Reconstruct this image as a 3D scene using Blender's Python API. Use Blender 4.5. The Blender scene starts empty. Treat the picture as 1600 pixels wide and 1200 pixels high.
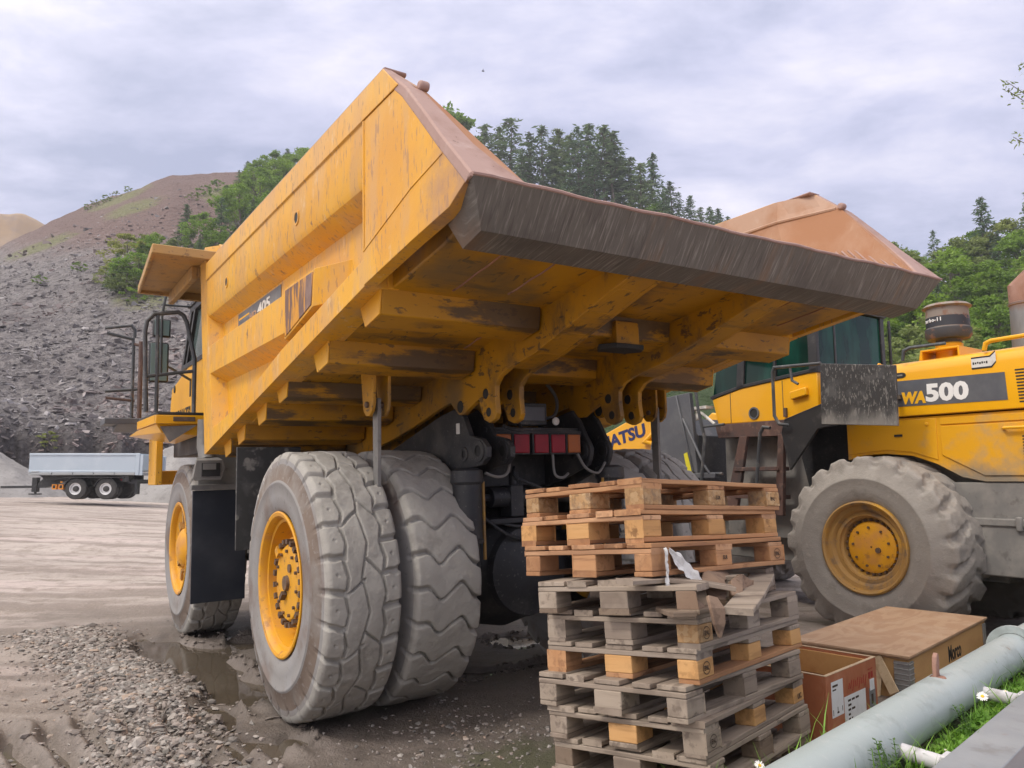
import bpy, bmesh, math, random
import numpy as np
from mathutils import Matrix, Vector
R_ = math.radians
random.seed(7); rng = np.random.default_rng(7)
SC = bpy.context.scene; COL = SC.collection

# ------------------------------------------------------------------ camera, sky, sun, exposure
CAM_H, PITCH, FPX = 1.59, .1271, 1188.4
cd = bpy.data.cameras.new('camera'); cam = bpy.data.objects.new('camera', cd); COL.objects.link(cam)
cam.location = (0, 0, CAM_H); cam.rotation_euler = (math.pi/2 + PITCH, 0, 0)
cd.sensor_width = 36; cd.lens = FPX/1600*36; cd.clip_start = .05; cd.clip_end = 5000
SC.camera = cam
SUN_AZ, SUN_EL = R_(-118), R_(50)          # azimuth measured clockwise from +Y
sdir = Vector((math.sin(SUN_AZ)*math.cos(SUN_EL), math.cos(SUN_AZ)*math.cos(SUN_EL), math.sin(SUN_EL)))
sl = bpy.data.lights.new('sun', 'SUN'); so = bpy.data.objects.new('sun', sl); COL.objects.link(so)
sl.energy = 1.5; sl.angle = R_(10); sl.color = (1, .93, .83)
so.rotation_euler = sdir.to_track_quat('Z', 'Y').to_euler()
SC.view_settings.view_transform = 'Standard'; SC.view_settings.look = 'None'
SC.view_settings.exposure = 0.3; SC.view_settings.gamma = 1

W = bpy.data.worlds.new('World'); SC.world = W; W.use_nodes = True
nt = W.node_tree; nt.nodes.clear()
def wn(t, **k):
    n = nt.nodes.new(t)
    for a, b in k.items():
        if a.startswith('_'): setattr(n, a[1:], b)
        else: n.inputs[int(a[1:]) if a[1:].isdigit() else a].default_value = b
    return n
L = nt.links.new
tc = wn('ShaderNodeTexCoord'); sep = wn('ShaderNodeSeparateXYZ'); L(tc.outputs['Generated'], sep.inputs[0])
den = wn('ShaderNodeMath', _operation='MAXIMUM', i1=.02); L(sep.outputs[2], den.inputs[0])
den2 = wn('ShaderNodeMath', _operation='ADD', i1=.16); L(den.outputs[0], den2.inputs[0])
px = wn('ShaderNodeMath', _operation='DIVIDE'); L(sep.outputs[0], px.inputs[0]); L(den2.outputs[0], px.inputs[1])
py = wn('ShaderNodeMath', _operation='DIVIDE'); L(sep.outputs[1], py.inputs[0]); L(den2.outputs[0], py.inputs[1])
cmb = wn('ShaderNodeCombineXYZ'); L(px.outputs[0], cmb.inputs[0]); L(py.outputs[0], cmb.inputs[1])
mp = wn('ShaderNodeMapping'); mp.inputs['Scale'].default_value = (.8, 1.15, 1); mp.inputs['Rotation'].default_value = (0, 0, .35)
L(cmb.outputs[0], mp.inputs[0])
n1 = wn('ShaderNodeTexNoise', Scale=.9, Detail=7.0, Roughness=.55, Distortion=.35); L(mp.outputs[0], n1.inputs['Vector'])
n2 = wn('ShaderNodeTexNoise', Scale=2.4, Detail=8.0, Roughness=.6, Distortion=.2); L(mp.outputs[0], n2.inputs['Vector'])
nm = wn('ShaderNodeMix', _data_type='FLOAT', i0=.46); L(n1.outputs[0], nm.inputs[2]); L(n2.outputs[0], nm.inputs[3])
cr = wn('ShaderNodeValToRGB'); L(nm.outputs[0], cr.inputs[0])
e = cr.color_ramp.elements; e[0].position = .41; e[0].color = (.33, .37, .52, 1); e[1].position = .61; e[1].color = (.82, .80, .88, 1)
m_ = cr.color_ramp.elements.new(.5); m_.color = (.53, .55, .71, 1)
sky = wn('ShaderNodeTexSky', _sky_type='NISHITA', _sun_disc=False, _sun_elevation=SUN_EL, _sun_rotation=SUN_AZ)
sg = wn('ShaderNodeMix', _data_type='RGBA', _blend_type='MULTIPLY', i0=1.0); L(cr.outputs[0], sg.inputs[6]); sg.inputs[7].default_value = (11.8, 11.6, 11.9, 1)
# cloud deck brightens towards the zenith and round the hidden sun
zr = wn('ShaderNodeMapRange', _interpolation_type='SMOOTHSTEP'); L(sep.outputs[2], zr.inputs[0])
for k, v in zip((1, 2, 3, 4), (.45, .95, 0.0, 1.0)): zr.inputs[k].default_value = v
dt = wn('ShaderNodeVectorMath', _operation='DOT_PRODUCT'); L(tc.outputs['Generated'], dt.inputs[0]); dt.inputs[1].default_value = sdir
gr = wn('ShaderNodeMapRange', _interpolation_type='SMOOTHSTEP'); L(dt.outputs['Value'], gr.inputs[0])
for k, v in zip((1, 2, 3, 4), (.2, 1, 0, 1.5)): gr.inputs[k].default_value = v
ad = wn('ShaderNodeMath', _operation='ADD'); L(zr.outputs[0], ad.inputs[0]); L(gr.outputs[0], ad.inputs[1])
sv = wn('ShaderNodeMix', _data_type='RGBA', _blend_type='MULTIPLY', _clamp_factor=False); sv.inputs[7].default_value = (2.0, 1.88, 1.5, 1); L(sg.outputs[2], sv.inputs[6]); L(ad.outputs[0], sv.inputs[0])
fm = wn('ShaderNodeMix', _data_type='RGBA', i0=.88); L(sky.outputs[0], fm.inputs[6]); L(sv.outputs[2], fm.inputs[7])
bg = wn('ShaderNodeBackground', Strength=.1); L(fm.outputs[2], bg.inputs[0])
wo = wn('ShaderNodeOutputWorld'); L(bg.outputs[0], wo.inputs[0])

# ------------------------------------------------------------------ materials
def mat(name, base, rough=.6, layers=(), bump=None, metal=0., spec=.5, rnd=True, coat=0., attr=None, rlayer=None, trans=0.):
    """layers: dicts c=colour, s=scale, lo, hi, st=stretch, d=detail, k=kind, a=max amount"""
    m = bpy.data.materials.new(name); m.use_nodes = True; t = m.node_tree; t.nodes.clear(); LL = t.links.new
    o = t.nodes.new('ShaderNodeOutputMaterial'); p = t.nodes.new('ShaderNodeBsdfPrincipled'); LL(p.outputs[0], o.inputs[0])
    p.inputs['Base Color'].default_value = (*base, 1); p.inputs['Roughness'].default_value = rough
    p.inputs['Metallic'].default_value = metal; p.inputs['Specular IOR Level'].default_value = spec
    p.inputs['Coat Weight'].default_value = coat
    tcn = t.nodes.new('ShaderNodeTexCoord'); vec = tcn.outputs['Object']
    if rnd or any(l.get('k') == 'rand' for l in layers):
        oi = t.nodes.new('ShaderNodeObjectInfo'); ml = t.nodes.new('ShaderNodeMath'); ml.operation = 'MULTIPLY'; ml.inputs[1].default_value = 53.
        LL(oi.outputs['Random'], ml.inputs[0]); va = t.nodes.new('ShaderNodeVectorMath'); LL(vec, va.inputs[0]); LL(ml.outputs[0], va.inputs[1]); vec = va.outputs[0]
    def tex(l):
        mpn = t.nodes.new('ShaderNodeMapping'); LL(vec, mpn.inputs[0])
        mpn.inputs['Scale'].default_value = l.get('st', (1, 1, 1)); mpn.inputs['Location'].default_value = l.get('of', (0, 0, 0)); mpn.inputs['Rotation'].default_value = l.get('ro', (0, 0, 0))
        k = l.get('k', 'n')
        if k == 'n':
            x = t.nodes.new('ShaderNodeTexNoise'); x.inputs['Scale'].default_value = l['s']; x.inputs['Detail'].default_value = l.get('d', 5); x.inputs['Roughness'].default_value = l.get('r', .6); x.inputs['Distortion'].default_value = l.get('di', 0); out = x.outputs[0]
        elif k == 'v':
            x = t.nodes.new('ShaderNodeTexVoronoi'); x.inputs['Scale'].default_value = l['s']; x.feature = l.get('f', 'F1'); out = x.outputs[0]
        elif k == 'vc':
            x = t.nodes.new('ShaderNodeTexVoronoi'); x.inputs['Scale'].default_value = l['s']; s2 = t.nodes.new('ShaderNodeSeparateColor'); LL(x.outputs['Color'], s2.inputs[0]); out = s2.outputs[0]
        elif k == 'w':
            x = t.nodes.new('ShaderNodeTexWave'); x.inputs['Scale'].default_value = l['s']; x.inputs['Distortion'].default_value = l.get('di', 2); x.inputs['Detail'].default_value = l.get('d', 3); x.inputs['Detail Scale'].default_value = l.get('ds', 1.); x.bands_direction = l.get('dir', 'X'); out = x.outputs[0]
        elif k == 'z':
            s2 = t.nodes.new('ShaderNodeSeparateXYZ'); LL(mpn.outputs[0], s2.inputs[0]); return s2.outputs[l.get('ax', 2)]
        elif k == 'rand':
            return oi.outputs['Random']
        elif k == 'isl':
            x = t.nodes.new('ShaderNodeNewGeometry'); return x.outputs['Random Per Island']
        elif k == 'at':
            x = t.nodes.new('ShaderNodeAttribute'); x.attribute_name = l['n']; return x.outputs['Fac']
        LL(mpn.outputs[0], x.inputs['Vector']); return out
    cur = None; lastmask = []
    for l in layers:
        out = tex(l)
        if 'mul' in l:      # break a mask up with a second one
            o2 = tex(l['mul']); mm = t.nodes.new('ShaderNodeMath'); mm.operation = 'ADD'; LL(out, mm.inputs[0])
            sc = t.nodes.new('ShaderNodeMath'); sc.operation = 'MULTIPLY_ADD'; sc.inputs[1].default_value = l['mul'].get('amt', .6); sc.inputs[2].default_value = -.5*l['mul'].get('amt', .6); LL(o2, sc.inputs[0]); LL(sc.outputs[0], mm.inputs[1]); out = mm.outputs[0]
        mr = t.nodes.new('ShaderNodeMapRange'); mr.interpolation_type = 'SMOOTHSTEP'
        for k, v in zip((1, 2, 3, 4), (l['lo'], l['hi'], 0, l.get('a', 1))): mr.inputs[k].default_value = v
        LL(out, mr.inputs[0])
        mx = t.nodes.new('ShaderNodeMix'); mx.data_type = 'RGBA'; LL(mr.outputs[0], mx.inputs[0])
        if cur is None: mx.inputs[6].default_value = (*base, 1)
        else: LL(cur, mx.inputs[6])
        mx.inputs[7].default_value = (*l['c'], 1); cur = mx.outputs[2]
        if 'ro2' in l: lastmask.append((mr.outputs[0], l['ro2']))
    if cur is not None: LL(cur, p.inputs['Base Color'])
    rc = None
    for msk, v in lastmask:
        mx = t.nodes.new('ShaderNodeMix'); mx.data_type = 'FLOAT'; LL(msk, mx.inputs[0])
        if rc is None: mx.inputs[2].default_value = rough
        else: LL(rc, mx.inputs[2])
        mx.inputs[3].default_value = v; rc = mx.outputs[0]
    if rc is not None: LL(rc, p.inputs['Roughness'])
    if bump:
        prev = None
        for b in (bump if isinstance(bump, list) else [bump]):
            out = tex(b); bn = t.nodes.new('ShaderNodeBump'); bn.inputs['Strength'].default_value = b.get('b', .4); bn.inputs['Distance'].default_value = b.get('dist', .01)
            LL(out, bn.inputs['Height'])
            if prev: LL(prev, bn.inputs['Normal'])
            prev = bn.outputs[0]
        LL(prev, p.inputs['Normal'])
    if trans:
        tr = t.nodes.new('ShaderNodeBsdfTranslucent'); ms = t.nodes.new('ShaderNodeMixShader'); ms.inputs[0].default_value = trans
        if cur is not None: LL(cur, tr.inputs[0])
        else: tr.inputs[0].default_value = (*base, 1)
        LL(p.outputs[0], ms.inputs[1]); LL(tr.outputs[0], ms.inputs[2]); LL(ms.outputs[0], o.inputs[0])
    return m

YEL = (.68, .325, .008)
M = {}
def paint(name, wear, dust, base=YEL, rough=.42):
    ls = [dict(c=(base[0]*1.08, base[1]*1.22, base[2]*2.5), s=1.1, lo=.4, hi=.7, a=.6),
          dict(c=(base[0]*.80, base[1]*.70, base[2]), s=.7, lo=.45, hi=.75, a=.5, of=(5, 2, 1)),
          dict(c=(.52, .28, .10), s=6., lo=.50, hi=.78, a=.55*wear, st=(1, 1, .35), of=(3, 3, 3)),
          dict(c=(.33, .29, .24), s=2.2, lo=.50, hi=.80, a=dust, of=(8, 1, 4), ro2=.8),
          dict(c=(.17, .085, .035), s=26., lo=.735-.10*wear, hi=.765-.10*wear, d=3, st=(1, 1, .45), a=.85, ro2=.85),
          dict(c=(.105, .062, .045), s=3.4, lo=.70-.05*wear, hi=.74-.05*wear, d=9, r=.72, a=.85, ro2=.85, of=(1, 7, 2))]
    return mat(name, base, rough, ls, bump=[dict(s=3., b=.12, dist=.02, d=3), dict(s=60., b=.12, dist=.003, d=2)], rnd=False)
M['yel'] = paint('yellow_paint_worn', .75, .18)
M['yelside'] = mat('yellow_body_paint', (.68, .325, .010), .5, [
    dict(c=(.60, .36, .14), k='z', lo=3.35, hi=3.8, a=.65, mul=dict(s=2.2, amt=1.1, st=(1, 1, .35), d=7)),
    dict(c=(.72, .385, .018), s=1.3, lo=.35, hi=.7, a=.8), dict(c=(.58, .255, .010), s=.9, lo=.5, hi=.75, a=.7, of=(4, 4, 4)),
    dict(c=(.52, .30, .12), s=5, lo=.45, hi=.65, a=.55, st=(1, 1, .3)),
    dict(c=(.62, .42, .20), s=1.2, lo=.55, hi=.72, a=.35, of=(2, 9, 2)),
    dict(c=(.30, .16, .085), s=26, lo=.58, hi=.64, d=4, st=(1, 1.5, .35), a=.6),
    dict(c=(.15, .08, .05), s=4.2, lo=.625, hi=.665, d=10, r=.75, a=.8, of=(1, 7, 2), st=(1, 1, .5)), dict(c=(.70, .52, .30), s=9, lo=.60, hi=.68, d=8, r=.7, a=.45, of=(6, 2, 4), st=(1, 1, .4)),
    dict(c=(.28, .16, .12), k='z', ax=1, st=(1, -1, 1), lo=2.35, hi=2.95, a=.9, mul=dict(s=5, amt=.9))],
    bump=[dict(s=2.2, b=.22, dist=.02, d=3), dict(s=45., b=.2, dist=.003, d=3)], rnd=False)
M['yeldk'] = mat('yellow_underside_shaded', (.45, .215, .002), .5, [  # body yellow with underside shade painted into the base, dirt layers on top
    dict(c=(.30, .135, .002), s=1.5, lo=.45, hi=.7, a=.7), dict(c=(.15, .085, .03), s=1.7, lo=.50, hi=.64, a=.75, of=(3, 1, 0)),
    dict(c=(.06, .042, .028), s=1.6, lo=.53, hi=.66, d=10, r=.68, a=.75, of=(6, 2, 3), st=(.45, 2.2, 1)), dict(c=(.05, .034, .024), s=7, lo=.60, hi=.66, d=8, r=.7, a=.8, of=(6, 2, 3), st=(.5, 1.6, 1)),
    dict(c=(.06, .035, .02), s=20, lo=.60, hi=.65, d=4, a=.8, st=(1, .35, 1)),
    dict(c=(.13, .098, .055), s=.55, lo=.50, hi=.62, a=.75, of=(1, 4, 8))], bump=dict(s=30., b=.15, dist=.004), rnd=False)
M['yelld'] = mat('yellow_loader_paint', (.80, .395, .005), .32, [
    dict(c=(.72, .34, .005), s=1., lo=.4, hi=.7, a=.5), dict(c=(.45, .36, .22), s=3, lo=.58, hi=.8, a=.25),
    dict(c=(.2, .09, .03), s=18., lo=.74, hi=.77, a=.7)], bump=dict(s=40, b=.04, dist=.002), coat=.15, rnd=False)
M['yeldust'] = mat('yellow_panel_dusty', (.74, .365, .007), .5, [
    dict(c=(.22, .20, .165), k='z', st=(1, 1, -1), lo=-1.95, hi=-1.60, a=.92, ro2=.9, mul=dict(s=2.2, amt=1.0)),
    dict(c=(.30, .26, .20), s=2.6, lo=.5, hi=.75, a=.6, ro2=.85),
    dict(c=(.2, .10, .04), s=24, lo=.70, hi=.74, a=.6)], bump=dict(s=40, b=.08, dist=.003), rnd=False)
M['rust'] = mat('rusted_steel', (.25, .125, .085), .75, [
    dict(c=(.33, .20, .16), s=2.5, lo=.4, hi=.7, a=.9), dict(c=(.33, .13, .045), s=1.4, lo=.5, hi=.7, a=.7, of=(2, 5, 1)),
    dict(c=(.10, .06, .05), s=12, lo=.58, hi=.7, a=.7)], bump=dict(s=30, b=.3, dist=.004), rnd=False)
M['rustpink'] = mat('worn_rust_edge', (.36, .235, .205), .7, [
    dict(c=(.26, .15, .12), s=4, lo=.45, hi=.7, a=.9), dict(c=(.44, .33, .30), s=7, lo=.55, hi=.75, a=.7),
    dict(c=(.09, .06, .05), s=16, lo=.66, hi=.72, a=.8)], bump=dict(s=24, b=.35, dist=.006), rnd=False)
M['rustor'] = mat('orange_rust_liner', (.34, .165, .085), .8, [
    dict(c=(.42, .255, .17), s=2, lo=.4, hi=.7, a=.8), dict(c=(.29, .09, .03), s=3, lo=.55, hi=.72, a=.6, st=(1, 1, .3), of=(3, 3, 1)),
    dict(c=(.46, .32, .22), s=14, lo=.6, hi=.75, a=.5, st=(1, 1, .2))], bump=dict(s=30, b=.2, dist=.004), rnd=False)
M['rusttan'] = mat('tan_rust_liner', (.42, .275, .20), .8, [dict(c=(.34, .17, .09), s=3, lo=.45, hi=.7, a=.8), dict(c=(.46, .34, .27), s=8, lo=.6, hi=.75, a=.6)], bump=dict(s=26, b=.25, dist=.005), rnd=False)
M['yelrib'] = mat('yellow_rib_scuffed_shaded', (.46, .22, .002), .5, [dict(c=(.32, .145, .003), s=1.5, lo=.45, hi=.7, a=.7), dict(c=(.05, .038, .027), s=1.5, lo=.50, hi=.575, d=9, r=.66, a=.85, st=(.55, 1.6, 2.2), of=(2.3, 1, 5)), dict(c=(.19, .10, .03), s=4, lo=.54, hi=.64, d=8, a=.6, st=(.5, 1, 1)), dict(c=(.06, .035, .02), s=22, lo=.60, hi=.65, d=4, a=.7, st=(.5, 1, 1))], bump=dict(s=30., b=.15, dist=.004), rnd=False)  # real scuffs over a yellow base darkened to carry the underside's shade
M['lip'] = mat('scraped_steel_lip', (.128, .116, .102), .55, [
    dict(c=(.31, .29, .265), s=95, lo=.50, hi=.70, d=6, st=(1, .05, .07), a=.7), dict(c=(.065, .056, .05), s=70, lo=.50, hi=.68, d=6, st=(1, .06, .08), a=.7, of=(3, 1, 2)),
    dict(c=(.22, .12, .06), s=3.5, lo=.50, hi=.66, d=5, st=(1, .3, .16), a=.65, of=(9, 1, 5)), dict(c=(.065, .055, .05), s=1.6, lo=.5, hi=.7, a=.55)],
    bump=[dict(s=90, b=.3, dist=.003, st=(1, .06, .06)), dict(s=6, b=.3, dist=.02)], metal=.1, rnd=False)
M['black'] = mat('black_paint', (.022, .023, .026), .45, [dict(c=(.10, .095, .09), s=5, lo=.5, hi=.75, a=.5), dict(c=(.16, .15, .14), s=30, lo=.66, hi=.7, a=.4)], bump=dict(s=30, b=.1, dist=.003), rnd=False)
M['frame'] = mat('dark_chassis', (.024, .025, .029), .55, [dict(c=(.085, .08, .075), s=3, lo=.45, hi=.7, a=.75), dict(c=(.16, .15, .14), s=40, lo=.60, hi=.68, a=.5), dict(c=(.012, .012, .014), s=2, lo=.55, hi=.7, a=.7, of=(3, 3, 3))], bump=dict(s=40, b=.25, dist=.004), rnd=False)
M['flap'] = mat('dark_rubber_flap', (.020, .024, .034), .42, [dict(c=(.055, .058, .068), s=2.2, lo=.4, hi=.75, a=.8), dict(c=(.10, .10, .10), s=50, lo=.70, hi=.73, a=.6)], rnd=False)
M['speck'] = mat('splashed_black_panel', (.030, .030, .032), .6, [
    dict(c=(.27, .26, .245), s=34, lo=.57, hi=.63, d=4, a=.5, st=(1, 1, .30)), dict(c=(.33, .32, .30), s=60, lo=.62, hi=.66, d=3, a=.6, st=(1, 1, .35)), dict(c=(.24, .23, .215), k='z', st=(1, 1, -1), lo=-2.42, hi=-2.2, a=.8, mul=dict(s=7, amt=.5, st=(1, 1, .3))),
    dict(c=(.10, .10, .10), s=5, lo=.5, hi=.7, a=.6, of=(3, 1, 1))], rnd=False)
M['speck2'] = mat('mud_splashed_plate', (.035, .035, .036), .6, [dict(c=(.24, .23, .21), k='v', s=9, st=(1, 1, 1), lo=.26, hi=.16, a=.8), dict(c=(.22, .21, .195), s=4, lo=.56, hi=.64, a=.8), dict(c=(.09, .09, .09), s=9, lo=.5, hi=.7, a=.6)], rnd=False)
M['greyp'] = mat('grey_dusty_metal', (.17, .165, .16), .6, [dict(c=(.27, .255, .235), s=3, lo=.4, hi=.7, a=.8), dict(c=(.10, .09, .085), s=8, lo=.58, hi=.7, a=.6)], bump=dict(s=40, b=.1, dist=.003), rnd=False)
M['rail'] = mat('grey_handrail', (.055, .06, .066), .4, [dict(c=(.18, .175, .17), s=8, lo=.5, hi=.7, a=.6), dict(c=(.19, .10, .06), s=5, lo=.62, hi=.7, a=.6)], rnd=False)
M['railr'] = mat('rusty_handrail', (.10, .06, .05), .6, [dict(c=(.20, .12, .09), s=8, lo=.5, hi=.7, a=.8)], rnd=False)
M['glass'] = mat('dark_green_glass', (.004, .022, .018), .05, [dict(c=(.010, .065, .048), s=1.6, lo=.45, hi=.6, a=.8, st=(1, 1, .3))], spec=.25, rnd=False)
M['glassg'] = mat('grey_cab_glass', (.10, .14, .14), .08, spec=.9, rnd=False)
M['mirror'] = mat('mirror_glass', (.17, .25, .255), .25, metal=.0, rnd=False)  # matte greenish colour painted in place of a mirrored reflection
M['amber'] = mat('amber_lens', (.36, .09, .008), .35, [dict(c=(.20, .07, .02), s=9, lo=.45, hi=.7, a=.7)], spec=.3, rnd=False)
M['red'] = mat('red_lens', (.27, .006, .018), .35, [dict(c=(.13, .008, .016), s=9, lo=.45, hi=.7, a=.7)], spec=.25, rnd=False)
M['white'] = mat('white_paint', (.78, .78, .77), .5, rnd=False)
M['dwhite'] = mat('dirty_white', (.66, .65, .62), .6, [dict(c=(.42, .38, .33), s=9, lo=.5, hi=.75, a=.7)], rnd=False)
M['decal'] = mat('grey_decal', (.085, .09, .105), .5, [dict(c=(.14, .145, .155), s=3, lo=.4, hi=.7, a=.7)], rnd=False)
M['decal2'] = mat('worn_decal', (.12, .125, .135), .5, [dict(c=(.22, .22, .22), s=3, lo=.4, hi=.7, a=.7), dict(c=(.3, .2, .12), s=14, lo=.62, hi=.68, a=.8)], rnd=False)
M['blue'] = mat('navy_lettering', (.012, .02, .11), .5, rnd=False)
M['yellt'] = mat('yellow_lettering', (.80, .42, .01), .5, rnd=False)
M['ink'] = mat('black_ink', (.02, .02, .02), .7, rnd=False)
M['stamp'] = mat('burnt_stamp', (.045, .028, .02), .8, rnd=False)
M['redink'] = mat('red_stencil', (.32, .03, .02), .8, rnd=False)
def tyre_mat(name, base, side, dark):
    return mat(name, base, .88, [dict(c=side, s=2.2, lo=.42, hi=.68, a=.7), dict(c=dark, s=5, lo=.55, hi=.72, a=.55, of=(2, 2, 7)),
        dict(c=(base[0]*1.35, base[1]*1.33, base[2]*1.3), s=14, lo=.56, hi=.72, a=.6)], bump=[dict(s=14, b=.5, dist=.016, d=8, r=.7), dict(s=70, b=.5, dist=.005, d=4)])
M['tyre'] = tyre_mat('muddy_tyre_tread', (.325, .31, .285), (.40, .385, .36), (.19, .178, .163))
M['tyrebrown'] = mat('brown_sidewall_band', (.165, .125, .10), .75, [dict(c=(.22, .20, .185), s=2.6, lo=.45, hi=.65, a=.85), dict(c=(.12, .085, .065), s=4, lo=.5, hi=.66, a=.7, of=(3, 3, 3)), dict(c=(.27, .25, .235), s=26, lo=.56, hi=.66, a=.5)], bump=dict(s=50, b=.2, dist=.003))
M['tyreside'] = mat('dusty_tyre_sidewall', (.25, .24, .235), .8, [dict(c=(.26, .255, .26), s=2.5, lo=.42, hi=.66, a=.9), dict(c=(.165, .118, .098), s=1.6, lo=.48, hi=.66, a=.85, of=(4, 1, 1)), dict(c=(.12, .11, .105), s=30, lo=.6, hi=.7, a=.5)], bump=dict(s=50, b=.2, dist=.003))
M['tyreld'] = tyre_mat('caked_loader_tyre', (.27, .25, .23), (.32, .30, .275), (.17, .155, .14))
M['tyretr'] = mat('clean_black_tyre', (.05, .048, .047), .8, [dict(c=(.10, .095, .09), s=5, lo=.5, hi=.7, a=.7)])
M['rim'] = mat('yellow_rim', (.68, .325, .010), .5, [dict(c=(.52, .235, .075), s=4, lo=.45, hi=.72, a=.7), dict(c=(.26, .12, .05), s=6, lo=.56, hi=.68, a=.7, of=(2, 2, 2)), dict(c=(.12, .06, .035), s=24, lo=.66, hi=.7, a=.8)], bump=dict(s=30, b=.15, dist=.004))
M['rimr'] = mat('rusty_rim', (.36, .205, .06), .65, [dict(c=(.60, .32, .02), s=3, lo=.5, hi=.66, a=.8), dict(c=(.17, .12, .085), s=5, lo=.5, hi=.66, a=.85, of=(2, 2, 2)), dict(c=(.1, .06, .04), s=24, lo=.64, hi=.7, a=.7)], bump=dict(s=30, b=.2, dist=.005))
M['canopy'] = mat('tan_canopy_paint', (.40, .24, .085), .6, [dict(c=(.52, .27, .05), s=1.5, lo=.45, hi=.62, a=.7), dict(c=(.26, .17, .085), s=3, lo=.5, hi=.64, a=.7, of=(2, 2, 2)), dict(c=(.15, .09, .05), s=14, lo=.58, hi=.64, a=.6)], bump=dict(s=30, b=.1, dist=.003), rnd=False)
M['bolt'] = mat('rusty_bolt', (.10, .065, .045), .6, [dict(c=(.25, .14, .06), s=9, lo=.5, hi=.7, a=.6)])
def wood(name, base, alt, dark, rough=.85):
    return mat(name, base, rough, [dict(c=alt, s=7, lo=.4, hi=.68, a=.85, st=(.12, 1, 1)), dict(c=dark, s=22, lo=.49, hi=.64, a=.8, st=(.07, 1, 1), of=(1, 3, 3)),
        dict(c=dark, s=3.5, lo=.53, hi=.68, a=.7, of=(7, 3, 1)), dict(c=(dark[0]*.45, dark[1]*.4, dark[2]*.4), s=9, lo=.61, hi=.67, a=.75, st=(.4, 1, 1)),
        dict(c=(base[0]*.72, base[1]*.68, base[2]*.68), k='rand', lo=.25, hi=.95, a=.6), dict(c=(base[0]*1.22, base[1]*1.2, base[2]*1.18), k='rand', lo=.55, hi=.1, a=.35)],
        bump=[dict(s=30, b=.35, dist=.004, st=(.06, 1, 1)), dict(s=8, b=.2, dist=.006, st=(.3, 1, 1))])
M['wg'] = wood('weathered_grey_wood', (.30, .245, .195), (.40, .335, .275), (.13, .10, .08))
M['wg2'] = wood('dark_weathered_wood', (.22, .165, .12), (.29, .225, .17), (.105, .075, .055))
M['wo'] = wood('orange_pallet_wood', (.42, .215, .10), (.52, .30, .155), (.22, .11, .06))
M['wp'] = wood('pale_orange_board', (.53, .30, .16), (.62, .39, .235), (.27, .145, .08))
M['wgold'] = wood('golden_block', (.52, .285, .11), (.60, .36, .16), (.30, .16, .065))
M['wbr'] = wood('brown_split_wood', (.26, .175, .12), (.34, .25, .18), (.13, .085, .06))
M['chip'] = mat('pressed_chip_block', (.45, .265, .12), .9, [dict(c=(.26, .15, .07), s=40, lo=.45, hi=.6, a=.8), dict(c=(.55, .38, .21), k='vc', s=45, lo=.5, hi=.9, a=.8), dict(c=(.22, .19, .16), s=5, lo=.52, hi=.72, a=.7),
    dict(c=(.25, .155, .08), k='rand', lo=.2, hi=.95, a=.5)], bump=dict(s=60, b=.4, dist=.004))
M['ply'] = mat('plywood_lid', (.50, .33, .21), .75, [dict(c=(.40, .235, .14), s=3.2, di=2.6, d=2, st=(.25, 1, 1), lo=.44, hi=.52, a=.55), dict(c=(.55, .40, .28), s=4, lo=.45, hi=.7, a=.6), dict(c=(.26, .17, .11), s=6, lo=.62, hi=.75, a=.5)], bump=dict(s=30, b=.1, dist=.002), rnd=False)
M['plyside'] = mat('plywood_side', (.53, .32, .14), .75, [dict(c=(.43, .24, .10), s=5, lo=.42, hi=.7, a=.7, st=(.2, 1, 1)), dict(c=(.22, .12, .06), s=5, lo=.64, hi=.72, a=.7, of=(3, 4, 4))], bump=dict(s=30, b=.1, dist=.002), rnd=False)
M['redwood'] = mat('red_brown_plywood', (.38, .125, .055), .75, [dict(c=(.46, .21, .12), s=4, lo=.4, hi=.7, a=.8), dict(c=(.22, .065, .035), s=6, lo=.5, hi=.7, a=.75, st=(1, 1, .3)), dict(c=(.09, .05, .035), s=12, lo=.67, hi=.71, a=.9)], bump=dict(s=30, b=.15, dist=.002), rnd=False)
M['pine'] = mat('pine_batten', (.55, .30, .11), .7, [dict(c=(.42, .19, .06), s=5, lo=.45, hi=.7, a=.7, st=(.2, 1, 1))], rnd=False)
M['paleedge'] = mat('pale_plywood_edge', (.60, .46, .30), .8, [dict(c=(.42, .28, .17), s=20, lo=.5, hi=.7, a=.7)], rnd=False)
M['paper'] = mat('paper_label', (.72, .74, .77), .7, [dict(c=(.55, .56, .58), s=9, lo=.5, hi=.75, a=.6)], rnd=False)
M['grime'] = mat('grey_sticker', (.17, .18, .19), .6, [dict(c=(.30, .30, .30), s=20, lo=.5, hi=.65, a=.6)], rnd=False)
M['zinc'] = mat('zinc_hinge', (.36, .37, .38), .45, [dict(c=(.24, .24, .25), s=14, lo=.5, hi=.7, a=.7)], metal=.5, rnd=False)
M['pipe'] = mat('grey_green_pipe', (.325, .37, .365), .45, [dict(c=(.39, .44, .445), s=2, lo=.4, hi=.65, a=.7), dict(c=(.23, .26, .25), s=9, lo=.53, hi=.66, a=.55, d=8), dict(c=(.40, .42, .41), s=30, lo=.58, hi=.66, a=.5), dict(c=(.22, .15, .10), s=9, lo=.71, hi=.74, a=.8)], bump=dict(s=20, b=.05, dist=.003), rnd=False)
M['galv'] = mat('galvanised_beam', (.27, .285, .30), .5, [dict(c=(.35, .36, .37), s=3, lo=.4, hi=.7, a=.8), dict(c=(.20, .19, .18), s=9, lo=.55, hi=.7, a=.6), dict(c=(.27, .20, .15), s=5, lo=.66, hi=.74, a=.6)], metal=.3, bump=dict(s=20, b=.08, dist=.003), rnd=False)
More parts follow.
